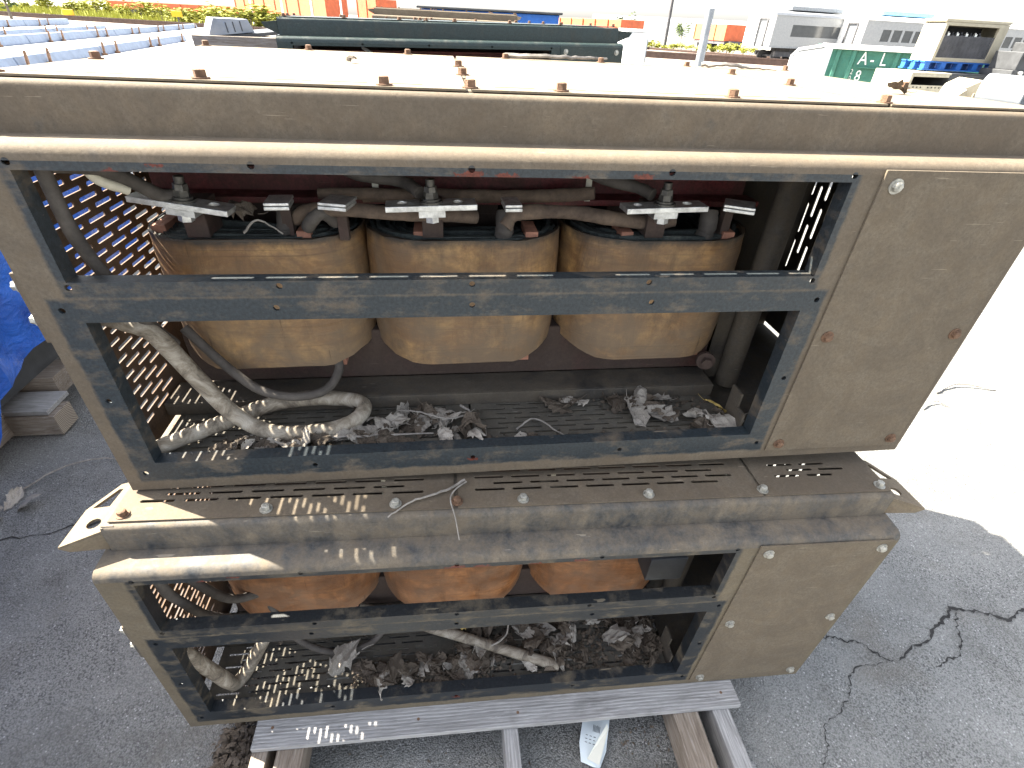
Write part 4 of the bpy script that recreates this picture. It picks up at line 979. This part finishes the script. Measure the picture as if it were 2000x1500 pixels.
wagon('grey-brown flat wagon behind the weeds at the top left', at(210, 8, 84), at(465, 20, 80), .9, 1.9, 7)
for u, vb in ((494, 33), (555, 38), (612, 40), (669, 38)):
    p = at(u, vb, 56); t = thing('white_pole', 'slim white pole standing in front of the orange wagon', 'pole', None, 'white poles before the orange wagon', (p.x, p.y, 0))
    m = MB(); m.tube([(0, 0, 0), (0, 0, 6)], .10, 8); m.build('shaft', M['white'], t, True)
for u, v, dd, lb in ((133, 24, 46, 'yellow track marker on a short stem, farther left'), (345, 27, 46, 'small yellow track marker on a stem, nearer the wagon')):
    p = at(u, v, dd); t = thing('track_marker', lb, 'marker', None, None, (p.x, p.y, 0))
    m = MB(); m.box(-.45, .45, -.03, .03, p.z - .22, p.z + .22); m.build('target', M['yellow'], t, bevel=.05); m = MB(); m.tube([(0, .05, 0), (0, .05, p.z)], .05, 8); m.build('stem', M['under'], t)

# ---------------------------------------------------------------- weeds and trees
def bush_mesh(seed, w, h, k, ls, mat):
    r = random.Random(seed); m = MB(); lumps = [(r.uniform(-.6, .6) * w, r.uniform(-.35, .35) * w, r.uniform(.25, .75) * h, r.uniform(.22, .42)) for _ in range(9)]
    for i in range(k):
        c = r.choice(lumps); d = V((r.gauss(0, 1), r.gauss(0, 1), r.gauss(0, 1))).normalized() * r.random() ** .4
        p = V((c[0], c[1], c[2])) + V((d.x * w * c[3], d.y * w * c[3], d.z * h * c[3])); p.z = max(.04, p.z)
        q = Matrix.Rotation(r.uniform(0, 6.3), 4, 'Z') @ Matrix.Rotation(r.uniform(-1.2, 1.2), 4, 'X'); s = ls * r.uniform(.6, 1.4)
        m.add([p + (q @ V(c_)) for c_ in ((-s, 0, 0), (0, -s * .45, .1 * s), (s, 0, 0), (0, s * .45, .1 * s))], [(0, 1, 2, 3)])
    return m.mesh('foliage', mat, False, False)
BM = [bush_mesh(i, 1.5, 2.0, 420, .17, M['weed']) for i in range(4)]
stem = MB(); stem.tube([(0, 0, 0), (.05, 0, 1.2)], [.05, .02], 6); stem_me = stem.mesh('stem', M['wood2'])
rng = random.Random(4)
row = [(u, v, d) for u, v, d in [(60, 22, 78), (105, 24, 74), (150, 28, 70), (195, 30, 72), (240, 34, 66), (285, 36, 66), (322, 40, 62), (360, 42, 58), (398, 46, 56), (432, 48, 54), (468, 50, 52), (500, 52, 52), (530, 54, 52), (90, 12, 95), (170, 16, 92), (250, 22, 88), (330, 28, 84), (410, 34, 80)]]
for i, (u, v, d) in enumerate(row):
    p = at(u + rng.uniform(-8, 8), v, d); s = rng.uniform(.8, 1.35)
    t = thing('weed_bush', 'yellow-green weed bush growing beyond the left track', 'bush', Matrix.Translation(V((p.x, p.y, 0))) @ Matrix.Rotation(rng.uniform(0, 6), 4, 'Z') @ Matrix.Diagonal((s * 1.3, s * 1.3, s * rng.uniform(.7, 1.1), 1)), 'weed bushes beyond the left track')
    obj('foliage', rng.choice(BM), t); obj('stem', stem_me, t)
for i in range(16):
    u = 1240 + i * 15; p = at(u, 100, 52 + rng.uniform(-4, 6)); s = rng.uniform(.35, .6)
    t = thing('weed_bush', 'low yellow-green weed growing behind the right track', 'bush', Matrix.Translation(V((p.x, p.y, 0))) @ Matrix.Rotation(rng.uniform(0, 6), 4, 'Z') @ Matrix.Diagonal((s * 1.5, s * 1.5, s * .8, 1)), 'weeds behind the right track')
    obj('foliage', rng.choice(BM), t); obj('stem', stem_me, t)
m = MB(); r = random.Random(9)
for i in range(6000):
    p = at(r.uniform(-60, 560), 30, r.uniform(56, 120)); a = r.uniform(0, 6.3); s = r.uniform(.1, .25); h = r.uniform(.2, .9)
    m.add([(p.x - s * cos(a), p.y - s * sin(a), 0.01), (p.x + s * cos(a), p.y + s * sin(a), 0.01), (p.x + r.uniform(-.2, .2), p.y, h)], [(0, 1, 2)])
stuff(tag(m.build('weeds', M['weed'], recalc=False), 'rough yellow-green weeds covering the ground beyond the left track', 'weeds'))
TM = bush_mesh(77, 2.4, 4.2, 900, .22, M['tree'])
for u, v, d, s, lb in ((1218, 62, 60, .62, 'small tree with open crown above the right end of the green case'), (1330, 78, 85, .62, 'low green tree far behind the blue-grey post'), (20, 30, 40, .75, 'dark green leafy tree in the far top left corner')):
    p = at(u, v, d); t = thing('tree', lb, 'tree', Matrix.Translation(V((p.x, p.y, 0))) @ Matrix.Diagonal((s, s, s, 1)))
    o = obj('crown', TM, t); o.location = (0, 0, 1.2)
    m = MB(); m.tube([(0, 0, 0), (.05, 0, 1.6), (.0, .1, 3.2)], [.16, .11, .05], 8); m.build('trunk', M['wood2'], t, True)
m = MB(); m.box(-40, 40, 0, 12, 0, 5); m.box(-62, -44, 2, 12, 0, 4.2)
pb = at(1290, 66, 230); t = thing('pale_shed', 'long pale shed on the horizon behind the utility pole', 'building', loc=(pb.x + 10, pb.y, 0), rz=-.3)
m.build('wall', M['white'], t)
m = MB(); m.prism([(-.5, 5.02), (12.5, 5.02), (6, 6.6)], lambda a, b, tt: V((tt, a, b)), -41, 41); m.build('roof', M['silver'], t)
